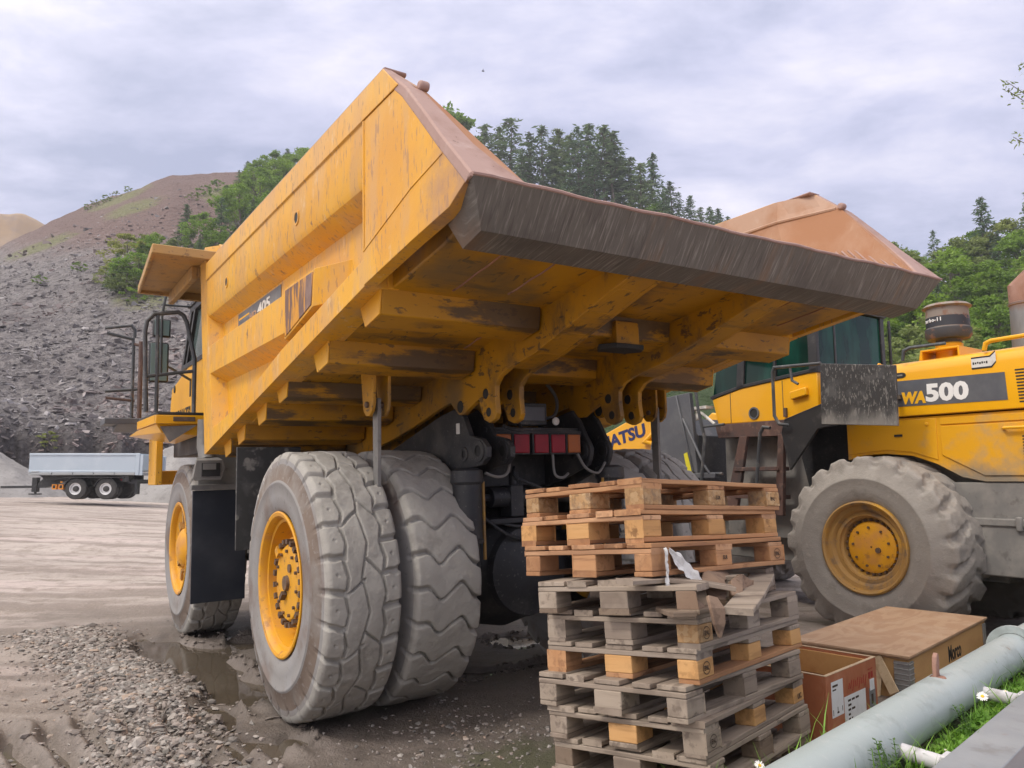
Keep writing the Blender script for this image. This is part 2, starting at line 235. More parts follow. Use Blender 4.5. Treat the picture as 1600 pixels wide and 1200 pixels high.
M['trailer'] = mat('silver_blue_tipper', (.42, .49, .56), .42, [dict(c=(.50, .56, .62), s=1, lo=.4, hi=.7, a=.7)], metal=.15, rnd=False)
M['trailerd'] = mat('grey_trailer_rim', (.34, .36, .37), .5, rnd=False)
M['chrome'] = mat('bright_wheel', (.70, .70, .70), .35, metal=.5, rnd=False)
M['orange'] = mat('orange_plastic', (.75, .27, .02), .5, rnd=False)
M['plastic'] = mat('white_torn_plastic', (.72, .72, .72), .5, [dict(c=(.5, .49, .48), s=20, lo=.5, hi=.7, a=.6)], bump=dict(s=30, b=.4, dist=.006), trans=.25, rnd=False)
M['bark'] = mat('bark', (.11, .09, .075), .9, [dict(c=(.2, .18, .16), s=5, lo=.5, hi=.7, a=.7)])
def leafmat(name, c, c2, c3, tr=.3):
    return mat(name, c, .65, [dict(c=c2, s=.45, lo=.4, hi=.65, a=.9, d=3), dict(c=c3, s=1.6, lo=.5, hi=.72, a=.8, d=3), dict(c=(c[0]*.55, c[1]*.6, c[2]*.6), k='rand', lo=.4, hi=1., a=.5), dict(c=(c[0]*1.5, c[1]*1.25, c[2]*1.), k='rand', lo=.45, hi=0, a=.5), dict(c=(c[0]*1.6, c[1]*1.5, c[2]*1.5), k='isl', lo=.5, hi=1., a=.55), dict(c=(c[0]*.5, c[1]*.5, c[2]*.5), k='isl', lo=.4, hi=0., a=.5)], trans=tr)
M['con'] = leafmat('conifer_needles', (.10, .17, .08), (.13, .205, .09), (.075, .13, .07), .35)
M['larch'] = leafmat('larch_needles', (.125, .19, .09), (.16, .225, .105), (.09, .145, .08), .4)
M['dec'] = leafmat('broad_leaves', (.17, .29, .035), (.23, .36, .055), (.11, .20, .04), .45)
M['dec2'] = leafmat('olive_leaves', (.19, .25, .065), (.25, .31, .085), (.13, .18, .055), .42)
M['birch'] = leafmat('yellow_green_leaves', (.22, .27, .06), (.28, .32, .08), (.14, .18, .05), .4)
M['grass'] = mat('grass_blades', (.14, .31, .035), .55, [dict(c=(.25, .45, .06), s=7, lo=.4, hi=.65, a=.9), dict(c=(.27, .30, .09), s=15, lo=.62, hi=.72, a=.7), dict(c=(.05, .13, .02), s=4, lo=.55, hi=.7, a=.7)], trans=.35, rnd=False)
M['petal'] = mat('white_petals', (.82, .82, .80), .6, trans=.2, rnd=False)
M['pollen'] = mat('yellow_flower_centre', (.75, .42, .02), .7, rnd=False)

M['mud'] = mat('muddy_yard', (.36, .31, .28), .8, [
    dict(c=(.46, .40, .365), s=.35, lo=.40, hi=.58, a=.9, st=(.35, 1.6, 1), d=6), dict(c=(.51, .425, .40), s=.5, lo=.48, hi=.62, a=.75, st=(.3, 2.2, 1), of=(4, 7, 1)),
    dict(c=(.23, .19, .165), s=.7, lo=.47, hi=.60, a=.8, st=(.3, 2.0, 1), of=(9, 2, 1), d=7), dict(c=(.235, .195, .165), s=3.2, lo=.5, hi=.66, a=.6, d=6),
    dict(c=(.52, .47, .43), s=38, lo=.57, hi=.72, a=.6, d=3), dict(c=(.12, .10, .09), s=30, lo=.60, hi=.72, a=.6, d=3, of=(2, 2, 2)),
    dict(c=(.155, .13, .112), k='at', n='wet', lo=.2, hi=1.0, a=.8, ro2=.45, mul=dict(s=2.4, amt=.7, d=6)),
    dict(c=(.055, .044, .037), k='at', n='wet', lo=.75, hi=1.35, a=.8, ro2=.25, mul=dict(s=5., amt=.8, d=6)),
    dict(c=(.075, .095, .035), k='at', n='moss', lo=.3, hi=.9, a=.6, mul=dict(s=9, amt=1.2, d=6))],
    bump=[dict(s=9., b=.7, dist=.05, d=8, r=.7), dict(s=60, b=.7, dist=.012, d=4)], rnd=False, spec=.3)
M['water'] = mat('brown_puddle_water', (.085, .068, .05), .03, [dict(c=(.12, .10, .078), s=1.5, lo=.4, hi=.7, a=.8)], bump=dict(s=3., b=.03, dist=.01), spec=.5, rnd=False)
M['stone'] = mat('slate_gravel', (.31, .27, .25), .85, [dict(c=(.175, .155, .145), k='isl', lo=.1, hi=.45, a=.85), dict(c=(.48, .43, .40), k='isl', lo=.6, hi=.85, a=.9), dict(c=(.42, .28, .20), k='isl', lo=.93, hi=.96, a=.8), dict(c=(.24, .25, .24), k='isl', lo=.5, hi=.52, a=.3), dict(c=(.15, .13, .12), s=12, lo=.5, hi=.7, a=.4)], bump=dict(s=60, b=.3, dist=.003), rnd=False, spec=.25)
M['slab'] = mat('slate_slabs', (.24, .225, .225), .8, [dict(c=(.11, .10, .105), k='isl', lo=.1, hi=.5, a=.9), dict(c=(.40, .38, .385), k='isl', lo=.62, hi=.9, a=.85), dict(c=(.23, .155, .14), s=.05, lo=.5, hi=.6, a=.5)], bump=dict(s=4, b=.4, dist=.05), rnd=False, spec=.25)
M['hill'] = mat('slate_spoil_slope', (.27, .25, .25), .9, [
    dict(c=(.155, .14, .145), s=.22, lo=.45, hi=.65, a=.8, d=8, r=.7), dict(c=(.27, .245, .245), k='vc', s=.9, lo=.55, hi=1, a=.55), dict(c=(.085, .075, .08), k='vc', s=1.5, lo=.5, hi=.9, a=.6, of=(3, 1, 2)),
    dict(c=(.25, .175, .155), k='at', n='top', lo=.15, hi=.8, a=.75, mul=dict(s=.06, amt=.8, d=7)), dict(c=(.16, .10, .09), k='at', n='top', lo=.3, hi=.9, a=.6, mul=dict(s=.35, amt=1.2, d=7, r=.7)),
    dict(c=(.17, .20, .085), k='at', n='veg', lo=.40, hi=.75, a=.75, mul=dict(s=.35, amt=1.5, d=8, r=.75)), dict(c=(.24, .22, .11), k='at', n='veg', lo=.3, hi=.7, a=.35, mul=dict(s=.5, amt=1.4, d=8, r=.75)),
    dict(c=(.045, .085, .022), k='at', n='wood', lo=.3, hi=.8, a=.9, mul=dict(s=.3, amt=.6)),
    dict(c=(.085, .077, .08), k='at', n='cliff', lo=.2, hi=.8, a=.75, mul=dict(s=.6, amt=.8, st=(1, 1, .3)))],
    bump=[dict(s=.55, b=1., dist=1.1, d=9, r=.75), dict(k='v', s=.8, b=.9, dist=.5), dict(k='v', s=2.2, b=.8, dist=.25)], rnd=False, spec=.2)
M['farhill'] = mat('far_quarry_slope', (.30, .20, .115), .9, [dict(c=(.20, .165, .16), s=.03, lo=.45, hi=.6, a=.8, d=6), dict(c=(.40, .27, .15), s=.05, lo=.5, hi=.7, a=.7, of=(2, 2, 2))], rnd=False, spec=.2)
M['heap'] = mat('grey_aggregate', (.26, .25, .245), .95, [dict(c=(.33, .32, .315), s=.8, lo=.4, hi=.65, a=.8), dict(c=(.18, .17, .17), s=3, lo=.5, hi=.7, a=.6)], bump=dict(s=7, b=.5, dist=.08, d=6), rnd=False, spec=.2)
M['soil'] = mat('verge_soil', (.10, .085, .06), .9, [dict(c=(.055, .10, .025), s=7, lo=.4, hi=.6, a=.9)], bump=dict(s=14, b=.6, dist=.03), rnd=False)
M['path'] = mat('pinkish_paving', (.36, .29, .26), .85, [dict(c=(.28, .22, .20), s=6, lo=.4, hi=.7, a=.8)], bump=dict(s=40, b=.3, dist=.004), rnd=False)
# ------------------------------------------------------------------ mesh helpers
class MB:
    def __init__(s): s.v = []; s.f = []; s.m = []
    def add(s, V, F, m=0):
        o = len(s.v); s.v += [tuple(map(float, p)) for p in V]
        for q in F: s.f.append([o+i for i in q]); s.m.append(m)
        return s
    def box(s, x0, x1, y0, y1, z0, z1, m=0):
        V = [(x, y, z) for x in (x0, x1) for y in (y0, y1) for z in (z0, z1)]
        return s.add(V, [(0, 1, 3, 2), (4, 6, 7, 5), (0, 4, 5, 1), (2, 3, 7, 6), (0, 2, 6, 4), (1, 5, 7, 3)], m)
    def obox(s, c, ax, h, m=0):
        c = Vector(c); a = [Vector(k)*q for k, q in zip(ax, h)]
        V = [c+a[0]*i+a[1]*j+a[2]*k for i in (-1, 1) for j in (-1, 1) for k in (-1, 1)]
        return s.add(V, [(0, 1, 3, 2), (4, 6, 7, 5), (0, 4, 5, 1), (2, 3, 7, 6), (0, 2, 6, 4), (1, 5, 7, 3)], m)
    def loft(s, A, B, m=0, cap=True):
        n = len(A); F = [(i, (i+1) % n, n+(i+1) % n, n+i) for i in range(n)]
        if cap: F += [tuple(range(n-1, -1, -1)), tuple(range(n, 2*n))]
        return s.add(list(A)+list(B), F, m)
    def px(s, poly, x0, x1, m=0): return s.loft([(x0, a, b) for a, b in poly], [(x1, a, b) for a, b in poly], m)
    def py(s, poly, y0, y1, m=0): return s.loft([(a, y0, b) for a, b in poly], [(a, y1, b) for a, b in poly], m)
    def pz(s, poly, z0, z1, m=0): return s.loft([(a, b, z0) for a, b in poly], [(a, b, z1) for a, b in poly], m)
    def fx(s, p0, x0, p1, x1, m=0): return s.loft([(x0, a, b) for a, b in p0], [(x1, a, b) for a, b in p1], m)
    def tube(s, P, r, n=10, m=0, cap=True):
        P = [Vector(p) for p in P]; rs = r if isinstance(r, (list, tuple)) else [r]*len(P)
        o = len(s.v); up = None
        for i, p in enumerate(P):
            t = ((P[i]-P[i-1]).normalized() if i else Vector()) + ((P[i+1]-P[i]).normalized() if i < len(P)-1 else Vector())
            t.normalize()
            if up is None: up = t.orthogonal().normalized()
            up = (up-t*up.dot(t)).normalized(); b = t.cross(up)
            k = 1.0
            if 0 < i < len(P)-1:
                c = (P[i]-P[i-1]).normalized().dot((P[i+1]-P[i]).normalized()); k = 1/max(.5, math.sqrt(max(0, (1+c)/2)))
            for j in range(n):
                a = 2*math.pi*j/n; s.v.append(tuple(p+(up*math.cos(a)+b*math.sin(a))*rs[i]*(k if abs(math.sin(a)) >= 0 else 1)))
        for i in range(len(P)-1):
            for j in range(n): s.f.append([o+i*n+j, o+i*n+(j+1) % n, o+(i+1)*n+(j+1) % n, o+(i+1)*n+j]); s.m.append(m)
        if cap:
            s.f.append([o+j for j in range(n-1, -1, -1)]); s.m.append(m); q = o+(len(P)-1)*n; s.f.append([q+j for j in range(n)]); s.m.append(m)
        return s
    def cyl(s, a, b, r, n=20, m=0): return s.tube([a, b], r, n, m)
    def lathe(s, c, ax, prof, n=32, m=0, cap=True):
        """prof: (along, radius); axis from c along ax"""
        c = Vector(c); ax = Vector(ax).normalized(); u = ax.orthogonal().normalized(); w = ax.cross(u); o = len(s.v)
        for a, r in prof:
            for j in range(n):
                t = 2*math.pi*j/n; s.v.append(tuple(c+ax*a+(u*math.cos(t)+w*math.sin(t))*r))
        for i in range(len(prof)-1):
            for j in range(n): s.f.append([o+i*n+j, o+i*n+(j+1) % n, o+(i+1)*n+(j+1) % n, o+(i+1)*n+j]); s.m.append(m)
        if cap:
            s.f.append([o+j for j in range(n-1, -1, -1)]); s.m.append(m); q = o+(len(prof)-1)*n; s.f.append([q+j for j in range(n)]); s.m.append(m)
        return s
    def mesh(s, name, mats, bevel=0, smooth=None, fix=True):
        me = bpy.data.meshes.new(name); me.from_pydata(s.v, [], s.f)
        for k in (mats if isinstance(mats, (list, tuple)) else [mats]): me.materials.append(k)
        me.polygons.foreach_set('material_index', s.m)
        if fix:
            bm = bmesh.new(); bm.from_mesh(me); bmesh.ops.recalc_face_normals(bm, faces=bm.faces); bm.to_mesh(me); bm.free()
        if smooth is not None:
            me.polygons.foreach_set('use_smooth', [True]*len(me.polygons)); me.set_sharp_from_angle(angle=R_(smooth))
        me.update(); return me
    def build(s, name, mats, parent=None, bevel=0, smooth=35, seg=2, fix=True):
        return link(name, s.mesh(name, mats, smooth=smooth, fix=fix), parent, bevel, seg)
def link(name, me, parent=None, bevel=0, seg=2):
    o = bpy.data.objects.new(name, me); COL.objects.link(o)
    if parent is not None: o.parent = parent
    if bevel:
        b = o.modifiers.new('bevel', 'BEVEL'); b.width = bevel; b.segments = seg; b.limit_method = 'ANGLE'; b.angle_limit = R_(30); b.harden_normals = False
    return o
def npmesh(name, V, F, mats, smooth=False, mi=None):
    me = bpy.data.meshes.new(name); V = np.asarray(V, float); F = np.asarray(F, int); k = F.shape[1]
    me.vertices.add(len(V)); me.vertices.foreach_set('co', V.ravel()); me.loops.add(F.size); me.loops.foreach_set('vertex_index', F.ravel())
    me.polygons.add(len(F)); me.polygons.foreach_set('loop_start', np.arange(0, F.size, k)); me.polygons.foreach_set('loop_total', np.full(len(F), k))
    for m in (mats if isinstance(mats, (list, tuple)) else [mats]): me.materials.append(m)
    if mi is not None: me.polygons.foreach_set('material_index', np.asarray(mi, int))
    me.update(calc_edges=True); me.polygons.foreach_set('use_smooth', [bool(smooth)]*len(F)); me.validate(); return me
def thing(name, label, cat, mtx=None, group=None):
    o = bpy.data.objects.new(name, None); COL.objects.link(o); o.empty_display_size = .2
    if mtx is not None: o.matrix_world = mtx
    o['label'] = label; o['category'] = cat
    if group: o['group'] = group
    return o
def tag(o, label, cat, group=None):
    o['label'] = label; o['category'] = cat
    if group: o['group'] = group
    return o
def kind(o, k='structure'): o['kind'] = k; return o
def frame(x, y, th, ro=0, pi=0, z=0):
    F = Vector((-math.sin(th), math.cos(th), 0)); X = Vector((math.cos(th), math.sin(th), 0)); Z = Vector((0, 0, 1))
    F2 = F*math.cos(pi)+Z*math.sin(pi); Z2 = Z*math.cos(pi)-F*math.sin(pi); X3 = X*math.cos(ro)+Z2*math.sin(ro); Z3 = Z2*math.cos(ro)-X*math.sin(ro)
    return Matrix(((X3.x, F2.x, Z3.x, x), (X3.y, F2.y, Z3.y, y), (X3.z, F2.z, Z3.z, z), (0, 0, 0, 1)))
def axes(o, x, y):
    x = Vector(x).normalized(); y = Vector(y); y = (y-x*y.dot(x)).normalized(); z = x.cross(y)
    return Matrix(((x.x, y.x, z.x, o[0]), (x.y, y.y, z.y, o[1]), (x.z, y.z, z.z, o[2]), (0, 0, 0, 1)))
def text(name, s, mtx, size, m, parent, width=None, bold=.0, depth=.002, shear=0.):
    cu = bpy.data.curves.new(name, 'FONT'); cu.body = s; cu.size = size; cu.offset = bold; cu.extrude = depth; cu.shear = shear; cu.resolution_u = 3
    o = bpy.data.objects.new('t', cu); COL.objects.link(o); dg = bpy.context.evaluated_depsgraph_get(); dg.update()
    me = bpy.data.meshes.new_from_object(o.evaluated_get(dg)); bpy.data.objects.remove(o); bpy.data.curves.remove(cu); me.name = name
    me.materials.clear(); me.materials.append(m)
    xs = [v.co.x for v in me.vertices]; x0, x1 = min(xs), max(xs); k = (width/(x1-x0)) if width else 1
    for v in me.vertices: v.co = mtx @ Vector(((v.co.x-x0)*k, v.co.y, v.co.z))
    return link(name, me, parent)
def vnoise(x, y, seed=0):
    """value noise in [-1,1], vectorised"""
    r = np.random.default_rng(seed).random((256, 256))*2-1
    xi = np.floor(x).astype(int); yi = np.floor(y).astype(int); fx = x-xi; fy = y-yi; fx = fx*fx*(3-2*fx); fy = fy*fy*(3-2*fy)
    g = lambda a, b: r[a & 255, b & 255]
    return (g(xi, yi)*(1-fx)+g(xi+1, yi)*fx)*(1-fy)+(g(xi, yi+1)*(1-fx)+g(xi+1, yi+1)*fx)*fy
def fbm(x, y, oct=4, seed=0, g=.5):
    s = 0; a = 1
    for k in range(oct): s = s+a*vnoise(x*2**k+17.3*k, y*2**k+5.1*k, seed+k); a *= g
    return s
def sstep(a, b, x): t = np.clip((x-a)/(b-a), 0, 1); return t*t*(3-2*t)

# ------------------------------------------------------------------ tyres and wheels (local: X=0 outer face, +X inwards, axis X)
def groove_lines(d, w): return np.clip(1.7*(1-np.abs(d)/w), 0, 1)
def tri(x): return 2*np.abs(2*(x-np.floor(x+.5)))-1
def pat_block(u, s, C):
    n = 27; p = C/n; k = u/p
    g = np.zeros_like(u)
    fr = lambda z: (z-np.floor(z+.5))*p
    wob = .02*vnoise(u*9, s*5+40, 3)
    so = sstep(.46, .52, np.abs(s))
    for sd, ph in ((1, 0.), (-1, .5)):
        g = np.maximum(g, groove_lines(fr(k+ph+.18*np.abs(s))+wob*.5, .026)*(s*sd > 0)*so)
    for c, ph in ((.50, 0.), (-.50, .5)):
        g = np.maximum(g, .8*groove_lines((s-c-.045*tri(k+ph)+wob)*.26, .013)*(np.abs(s) < .75))
    g = np.maximum(g, .7*groove_lines((s-.10*tri(k*.5)-.07*vnoise(u*4, s*0, 9))*.26, .009)*(np.abs(s) < .5))
    q = fr(k*.5+.5*s+.08*vnoise(u*3, s*3, 11))*2
    g = np.maximum(g, .7*groove_lines(q, .014)*(s > -.5)*(s < .0))
    q = fr(k*.5+.25-.6*s+.08*vnoise(u*3, s*3, 12))*2
    g = np.maximum(g, .7*groove_lines(q, .014)*(s < .5)*(s > .0))
    for sd, ph in ((1, .5), (-1, 0.)):      # small stone pits in the shoulder blocks
        dd = np.hypot(fr(k+ph+.18*np.abs(s)), (s*sd-.74)*.26); g = np.maximum(g, .35*np.clip(1-dd/.014, 0, 1))
    return g
def pat_wave(u, s, C):
    n = 25; p = C/n
    xs = np.linspace(-1.2, 1.2, 241); ys = np.interp(xs, [-1, -.62, -.30, .05, .38, .72, 1], [.00, .02, -.075, -.015, .035, -.075, -.095]); ys = np.convolve(np.pad(ys, 12, mode='edge'), np.ones(25)/25, 'valid'); wv = np.interp(s, xs, ys)
    d = ((u+wv*1.15+.008*vnoise(u*5, s*4, 2))/p); d = (d-np.floor(d+.5))*p
    w = .011+.016*np.abs(s)**1.5
    dep = .42+.58*np.abs(s)
    return dep*np.clip(1.35*(1-np.abs(d)/w), 0, 1)
def pat_lug(u, s, C):
    n = 20; p = C/n; g = np.zeros_like(u)
    for sd, ph in ((1, 0.), (-1, .5)):
        d = (u/p+ph+.55*(1-np.abs(s)))+.10*vnoise(u*5, s*6, 5); d = (d-np.floor(d+.5))*p
        g = np.maximum(g, np.clip(1.5*(1-np.abs(d)/(.050+.03*np.abs(s))), 0, 1)*(s*sd > .06))
    return g*(.55+.45*np.abs(s))
def tyre(name, R, Wd, rb, pat, nu, nv, depth, mats, rough=.006, bulge=.0, seed=1):
    C = 2*math.pi*R
    prof = [(.085, rb-.02), (.035, rb), (.018, rb+.03), (.006, rb+.10*(R-rb)), (-.004-bulge, rb+.3*(R-rb)), (-.004-bulge, rb+.47*(R-rb)), (-.010-bulge, rb+.49*(R-rb)), (-.010-bulge, rb+.52*(R-rb)), (-.002-bulge, rb+.54*(R-rb)), (.012-bulge*.4, rb+.72*(R-rb)), (.022, rb+.80*(R-rb)), (.026, rb+.88*(R-rb))]
    sh = [(.034, R-.030), (.046, R-.008)]
    tr = [(x, R-.012*abs(2*(x-Wd/2)/Wd)**4) for x in np.linspace(.062, Wd-.062, nv)]
    full = prof+sh+tr+[(Wd-a, r) for a, r in sh[::-1]]+[(Wd-a, r) for a, r in prof[::-1]]
    X = np.array([a for a, r in full]); Rr = np.array([r for a, r in full])
    tz = np.zeros(len(full)); i0 = len(prof); tz[i0:len(full)-i0] = 1; tz[i0-1] = .8; tz[len(full)-i0] = .8; tz[i0-2] = .25; tz[len(full)-i0+1] = .25
    th = np.linspace(0, 2*math.pi, nu, endpoint=False); TH, XX = np.meshgrid(th, X, indexing='ij'); RR = np.broadcast_to(Rr, TH.shape).copy()
    S = np.clip((XX-Wd/2)/(Wd/2-.03), -1, 1); U = TH*R
    g = pat(U, S, C)*tz
    ns = fbm(U*7, XX*7+3, 4, seed)*rough
    RR = RR-depth*g+ns*np.maximum(tz, .25)
    XX = XX+np.where(XX < Wd/2, 1, -1)*(.018*g*(tz > .2)*(np.abs(S) > .97))
    V = np.stack([XX, RR*np.cos(TH), RR*np.sin(TH)], -1).reshape(-1, 3); k = len(full)
    I = np.arange(nu)[:, None]; J = np.arange(k-1)[None]; I2 = (I+1) % nu
    F = np.stack([I*k+J, I*k+J+1, I2*k+J+1, I2*k+J], -1).reshape(-1, 4)
    mi = np.broadcast_to(((J < i0-1) | (J >= k-i0)).astype(int), (nu, k-1)).ravel()
    if len(mats) > 2: mi = np.where(np.broadcast_to((J >= 8) & (J < i0-2), (nu, k-1)).ravel(), 2, mi)
    return npmesh(name, V, F, mats, True, mi)
# ------------------------------------------------------------------ the dump truck (frame: X right, Y forward, Z up, origin under the rear axle)
TK = frame(-.1194, 6.4727, .5846, .028, -.0052, 0.)
truck = thing('dump_truck', 'big yellow mining dump truck with a rusty tail lip, seen from behind', 'dump truck', TK)
fl = lambda y: float(np.interp(y, [-2.7, -2.29, -1.65, 2.17, 3], [2.86, 2.76, 2.665, 1.90, 1.74]))
b = MB()
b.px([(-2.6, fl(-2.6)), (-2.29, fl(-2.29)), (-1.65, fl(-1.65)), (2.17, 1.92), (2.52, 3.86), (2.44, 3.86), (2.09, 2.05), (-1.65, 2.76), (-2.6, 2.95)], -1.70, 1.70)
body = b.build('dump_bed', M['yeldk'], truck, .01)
def side(s):
    b = MB(); X = lambda v: s*v
    out = [(-1.73, 3.765), (1.80, 3.765), (2.33, 4.02), (2.56, 3.92), (2.17, 1.90), (-1.65, 2.665), (-1.73, 2.675)]
    b.px(out, X(1.66), X(1.725))
    # upper rail, pressed outwards, with a rounded underside
    sec = [(1.72, 3.762), (1.873, 3.768), (1.873, 3.60), (1.86, 3.592), (1.86, 3.275), (1.845, 3.235), (1.805, 3.20), (1.72, 3.15)]
    b.loft([(X(a), -1.72, z) for a, z in sec], [(X(a), 2.20, z) for a, z in sec])
    b.px([(-2.0, 3.768), (-1.72, 3.768), (-1.72, 3.60), (-2.18, 3.60)], X(1.80), X(1.873))
    # flush rear panel
    b.px([(-1.722, 3.596), (-2.19, 3.596), (-2.84, 2.892), (-2.67, 2.812), (-2.29, 2.762), (-1.722, 2.677)], X(1.79), X(1.866))
    b.box(*sorted((X(1.864), X(1.871))), -1.735, -1.718, 2.86, 3.596)
    wl = [(-1.72, 2.87), (-2.3, 3.03), (-2.62, 3.085)]
    b.px(wl+[(p, q-.012) for p, q in wl[::-1]], X(1.864), X(1.870))
    # lower band
    top = [(2.02, 2.13), (1.41, 2.21), (.73, 2.335), (-.23, 2.565), (-1.24, 2.755), (-1.715, 2.845)]; bot = [(-1.715, 2.672), (-.23, 2.382), (.73, 2.192), (2.14, 1.905)]
    b.fx([(p, q+.05) for p, q in top]+bot, X(1.72), [(p, q-.02) for p, q in top]+bot, X(1.86))
    # middle band and its rear box
    b.fx([(2.24, 2.99), (-.5, 2.99), (-.5, 2.57), (2.15, 2.57)], X(1.72), [(2.2, 2.925), (-.5, 2.935), (-.5, 2.66), (2.1, 2.66)], X(1.855))
    b.fx([(-.33, 2.56), (-.33, 2.99), (-1.22, 2.97), (-1.16, 2.74)], X(1.72), [(-.35, 2.60), (-.35, 2.955), (-.95, 2.955), (-.92, 2.72)], X(1.872))
    # front pillar
    b.fx([(2.17, 1.905), (2.56, 3.90), (2.33, 4.01), (2.20, 3.76), (2.10, 3.20), (1.78, 2.2), (1.72, 1.995)], X(1.72), [(2.17, 1.905), (2.55, 3.88), (2.34, 3.97), (2.24, 3.74), (2.16, 3.2), (1.86, 2.16), (1.80, 1.98)], X(1.858))
    o = b.build('side_wall', M['yelside'], body, .016, 24, 3)
    for y, z in ((-.56, 3.40), (1.39, 3.40)):
        k = MB(); k.lathe((X(1.855), y, z), (s, 0, 0), [(0, .052), (.012, .052), (.012, .038), (.004, .036)], 20); k.cyl((X(1.86), y, z), (X(1.8645), y, z), .036, 18, 1)
        k.build('lifting_eye', [M['yelside'], M['ink']], body)
    if s < 0:
        w = MB(); w.px([(-.37, 2.615), (-.37, 2.94), (-.93, 2.94), (-.90, 2.735)], X(1.870), X(1.878)); w.build('wear_plate', mat('flaked_wear_plate', (.15, .085, .065), .7, [dict(c=(.60, .27, .02), s=7, lo=.51, hi=.56, a=.95, st=(1, 2.5, .3), d=6), dict(c=(.25, .17, .15), s=4, lo=.45, hi=.7, a=.7)], rnd=False), body, .004)
    # rust-worn rear edge, wider at the foot
    e = MB(); pts = [((-2.0, 3.775), 1.815), ((-2.13, 3.665), 1.79), ((-2.26, 3.555), 1.765), ((-2.44, 3.36), 1.735), ((-2.62, 3.16), 1.70), ((-2.75, 3.025), 1.65), ((-2.865, 2.905), 1.57)]
    for (p, xi), (q, xj) in zip(pts, pts[1:]):
        d = Vector((q[0]-p[0], q[1]-p[1])).normalized(); n = Vector((-d.y, d.x))*-.05 if False else Vector((.04, .03))
        A = [(X(1.868), *p), (X(xi), *p), (X(xi), p[0]+.05, p[1]-.03), (X(1.868), p[0]+.05, p[1]-.035)]
        B = [(X(1.868), *q), (X(xj), *q), (X(xj), q[0]+.05, q[1]-.03), (X(1.868), q[0]+.05, q[1]-.035)]
        e.loft(A, B, cap=False)
    e.cyl((X(1.735), -2.245, 3.59), (X(1.79), -2.245, 3.59), .026, 14)
    e.px([(-2.005, 3.784), (1.79, 3.784), (1.79, 3.764), (-1.99, 3.764)], X(1.73), X(1.868))
    e.build('worn_edge', M['rustpink'], body, .01)
    # inner liner: upper strip and lower sheet with a weld seam
    f = MB()
    f.loft([(X(1.655), -1.76, 3.76), (X(1.655), 2.2, 3.76), (X(1.63), 2.2, 3.585), (X(1.63), -1.76, 3.585)], [(X(1.66), -1.76, 3.76), (X(1.66), 2.2, 3.76), (X(1.66), 2.2, 3.585), (X(1.66), -1.76, 3.585)], 1)
    f.loft([(X(1.655), -1.76, 3.76), (X(1.798), -2.0, 3.765), (X(1.765), -2.23, 3.585), (X(1.63), -1.76, 3.585)], [(X(1.66), -1.76, 3.76), (X(1.80), -2.0, 3.765), (X(1.80), -2.23, 3.585), (X(1.66), -1.76, 3.585)], 1)
    f.loft([(X(1.63), -1.76, 3.583), (X(1.63), 2.2, 3.583), (X(1.50), 2.1, 2.05), (X(1.50), -2.0, 2.78)], [(X(1.66), -1.76, 3.583), (X(1.66), 2.2, 3.583), (X(1.66), 2.1, 2.05), (X(1.66), -2.0, 2.78)], 0)
    f.loft([(X(1.63), -1.76, 3.583), (X(1.755), -2.23, 3.583), (X(1.56), -2.84, 2.91), (X(1.50), -2.0, 2.78)], [(X(1.66), -1.76, 3.583), (X(1.80), -2.23, 3.583), (X(1.75), -2.84, 2.91), (X(1.66), -2.0, 2.78)], 0)
    f.tube([(X(1.752), -2.2, 3.585), (X(1.628), -1.76, 3.585), (X(1.628), 2.1, 3.585)], .014, 6, 1)
    # ribbed hard-facing near the tail
    for i in range(11):
        f.tube([(X(1.665-.006*i), -2.52+.045*i, 3.19+.004*i), (X(1.57-.004*i), -2.76+.045*i, 2.955)], .007, 5, 2)
    f.build('inner_liner', [M['rustor'], M['rusttan'], M['rustpink']], body)
side(-1); side(1)
# model number decal in the upper recess
d = MB(); d.px([(1.50, 2.995), (1.50, 3.135), (.22, 3.135), (.22, 2.995)], -1.726, -1.7295)
dc = d.build('model_decal', M['decal2'], body)
d = MB(); d.px([(1.47, 3.01), (1.47, 3.055), (1.13, 3.055), (1.13, 3.01)], -1.729, -1.7315); d.px([(1.47, 3.075), (1.47, 3.09), (1.13, 3.09), (1.13, 3.075)], -1.729, -1.7315, 1); d.build('decal_stripe', [M['decal'], M['yellt']], body)
lt = lambda y, z, x: axes((x, y, z), (0, -1, 0), (0, 0, 1))
text('decal_lettering', 'HD', lt(1.10, 3.012, -1.7315), .085, M['rusttan'], body, .20, .002)
text('decal_lettering', '405', lt(.86, 3.012, -1.7315), .13, M['dwhite'], body, .36, .003)
# tail lip
b = MB(); N = 40
sec = lambda t, i: [(-1.862+3.724*t, -2.872, 2.898+.003*math.sin(i*1.7)+.003*math.sin(i*.61)), (-1.75+3.50*t, -2.745, 2.705), (-1.745+3.49*t, -2.575, 2.668), (-1.80+3.60*t, -2.46, 2.875)]
S = [sec(i/N, i) for i in range(N+1)]
for i in range(N): b.loft(S[i], S[i+1], cap=False)
b.add(S[0], [(0, 1, 2, 3)]); b.add(S[-1], [(3, 2, 1, 0)])
bm_ = b.mesh('tail_lip', M['lip'], smooth=30)
lip = link('tail_lip', bm_, body)
b = MB()
b.tube([(-1.862+3.724*i/N, -2.870, 2.899+.003*math.sin(i*1.7)+.003*math.sin(i*.61)) for i in range(N+1)], .009, 6)
b.tube([(-1.862, -2.866, 2.895), (-1.80, -2.47, 2.865)], .010, 6)
b.build('lip_edge', M['rustpink'], body)
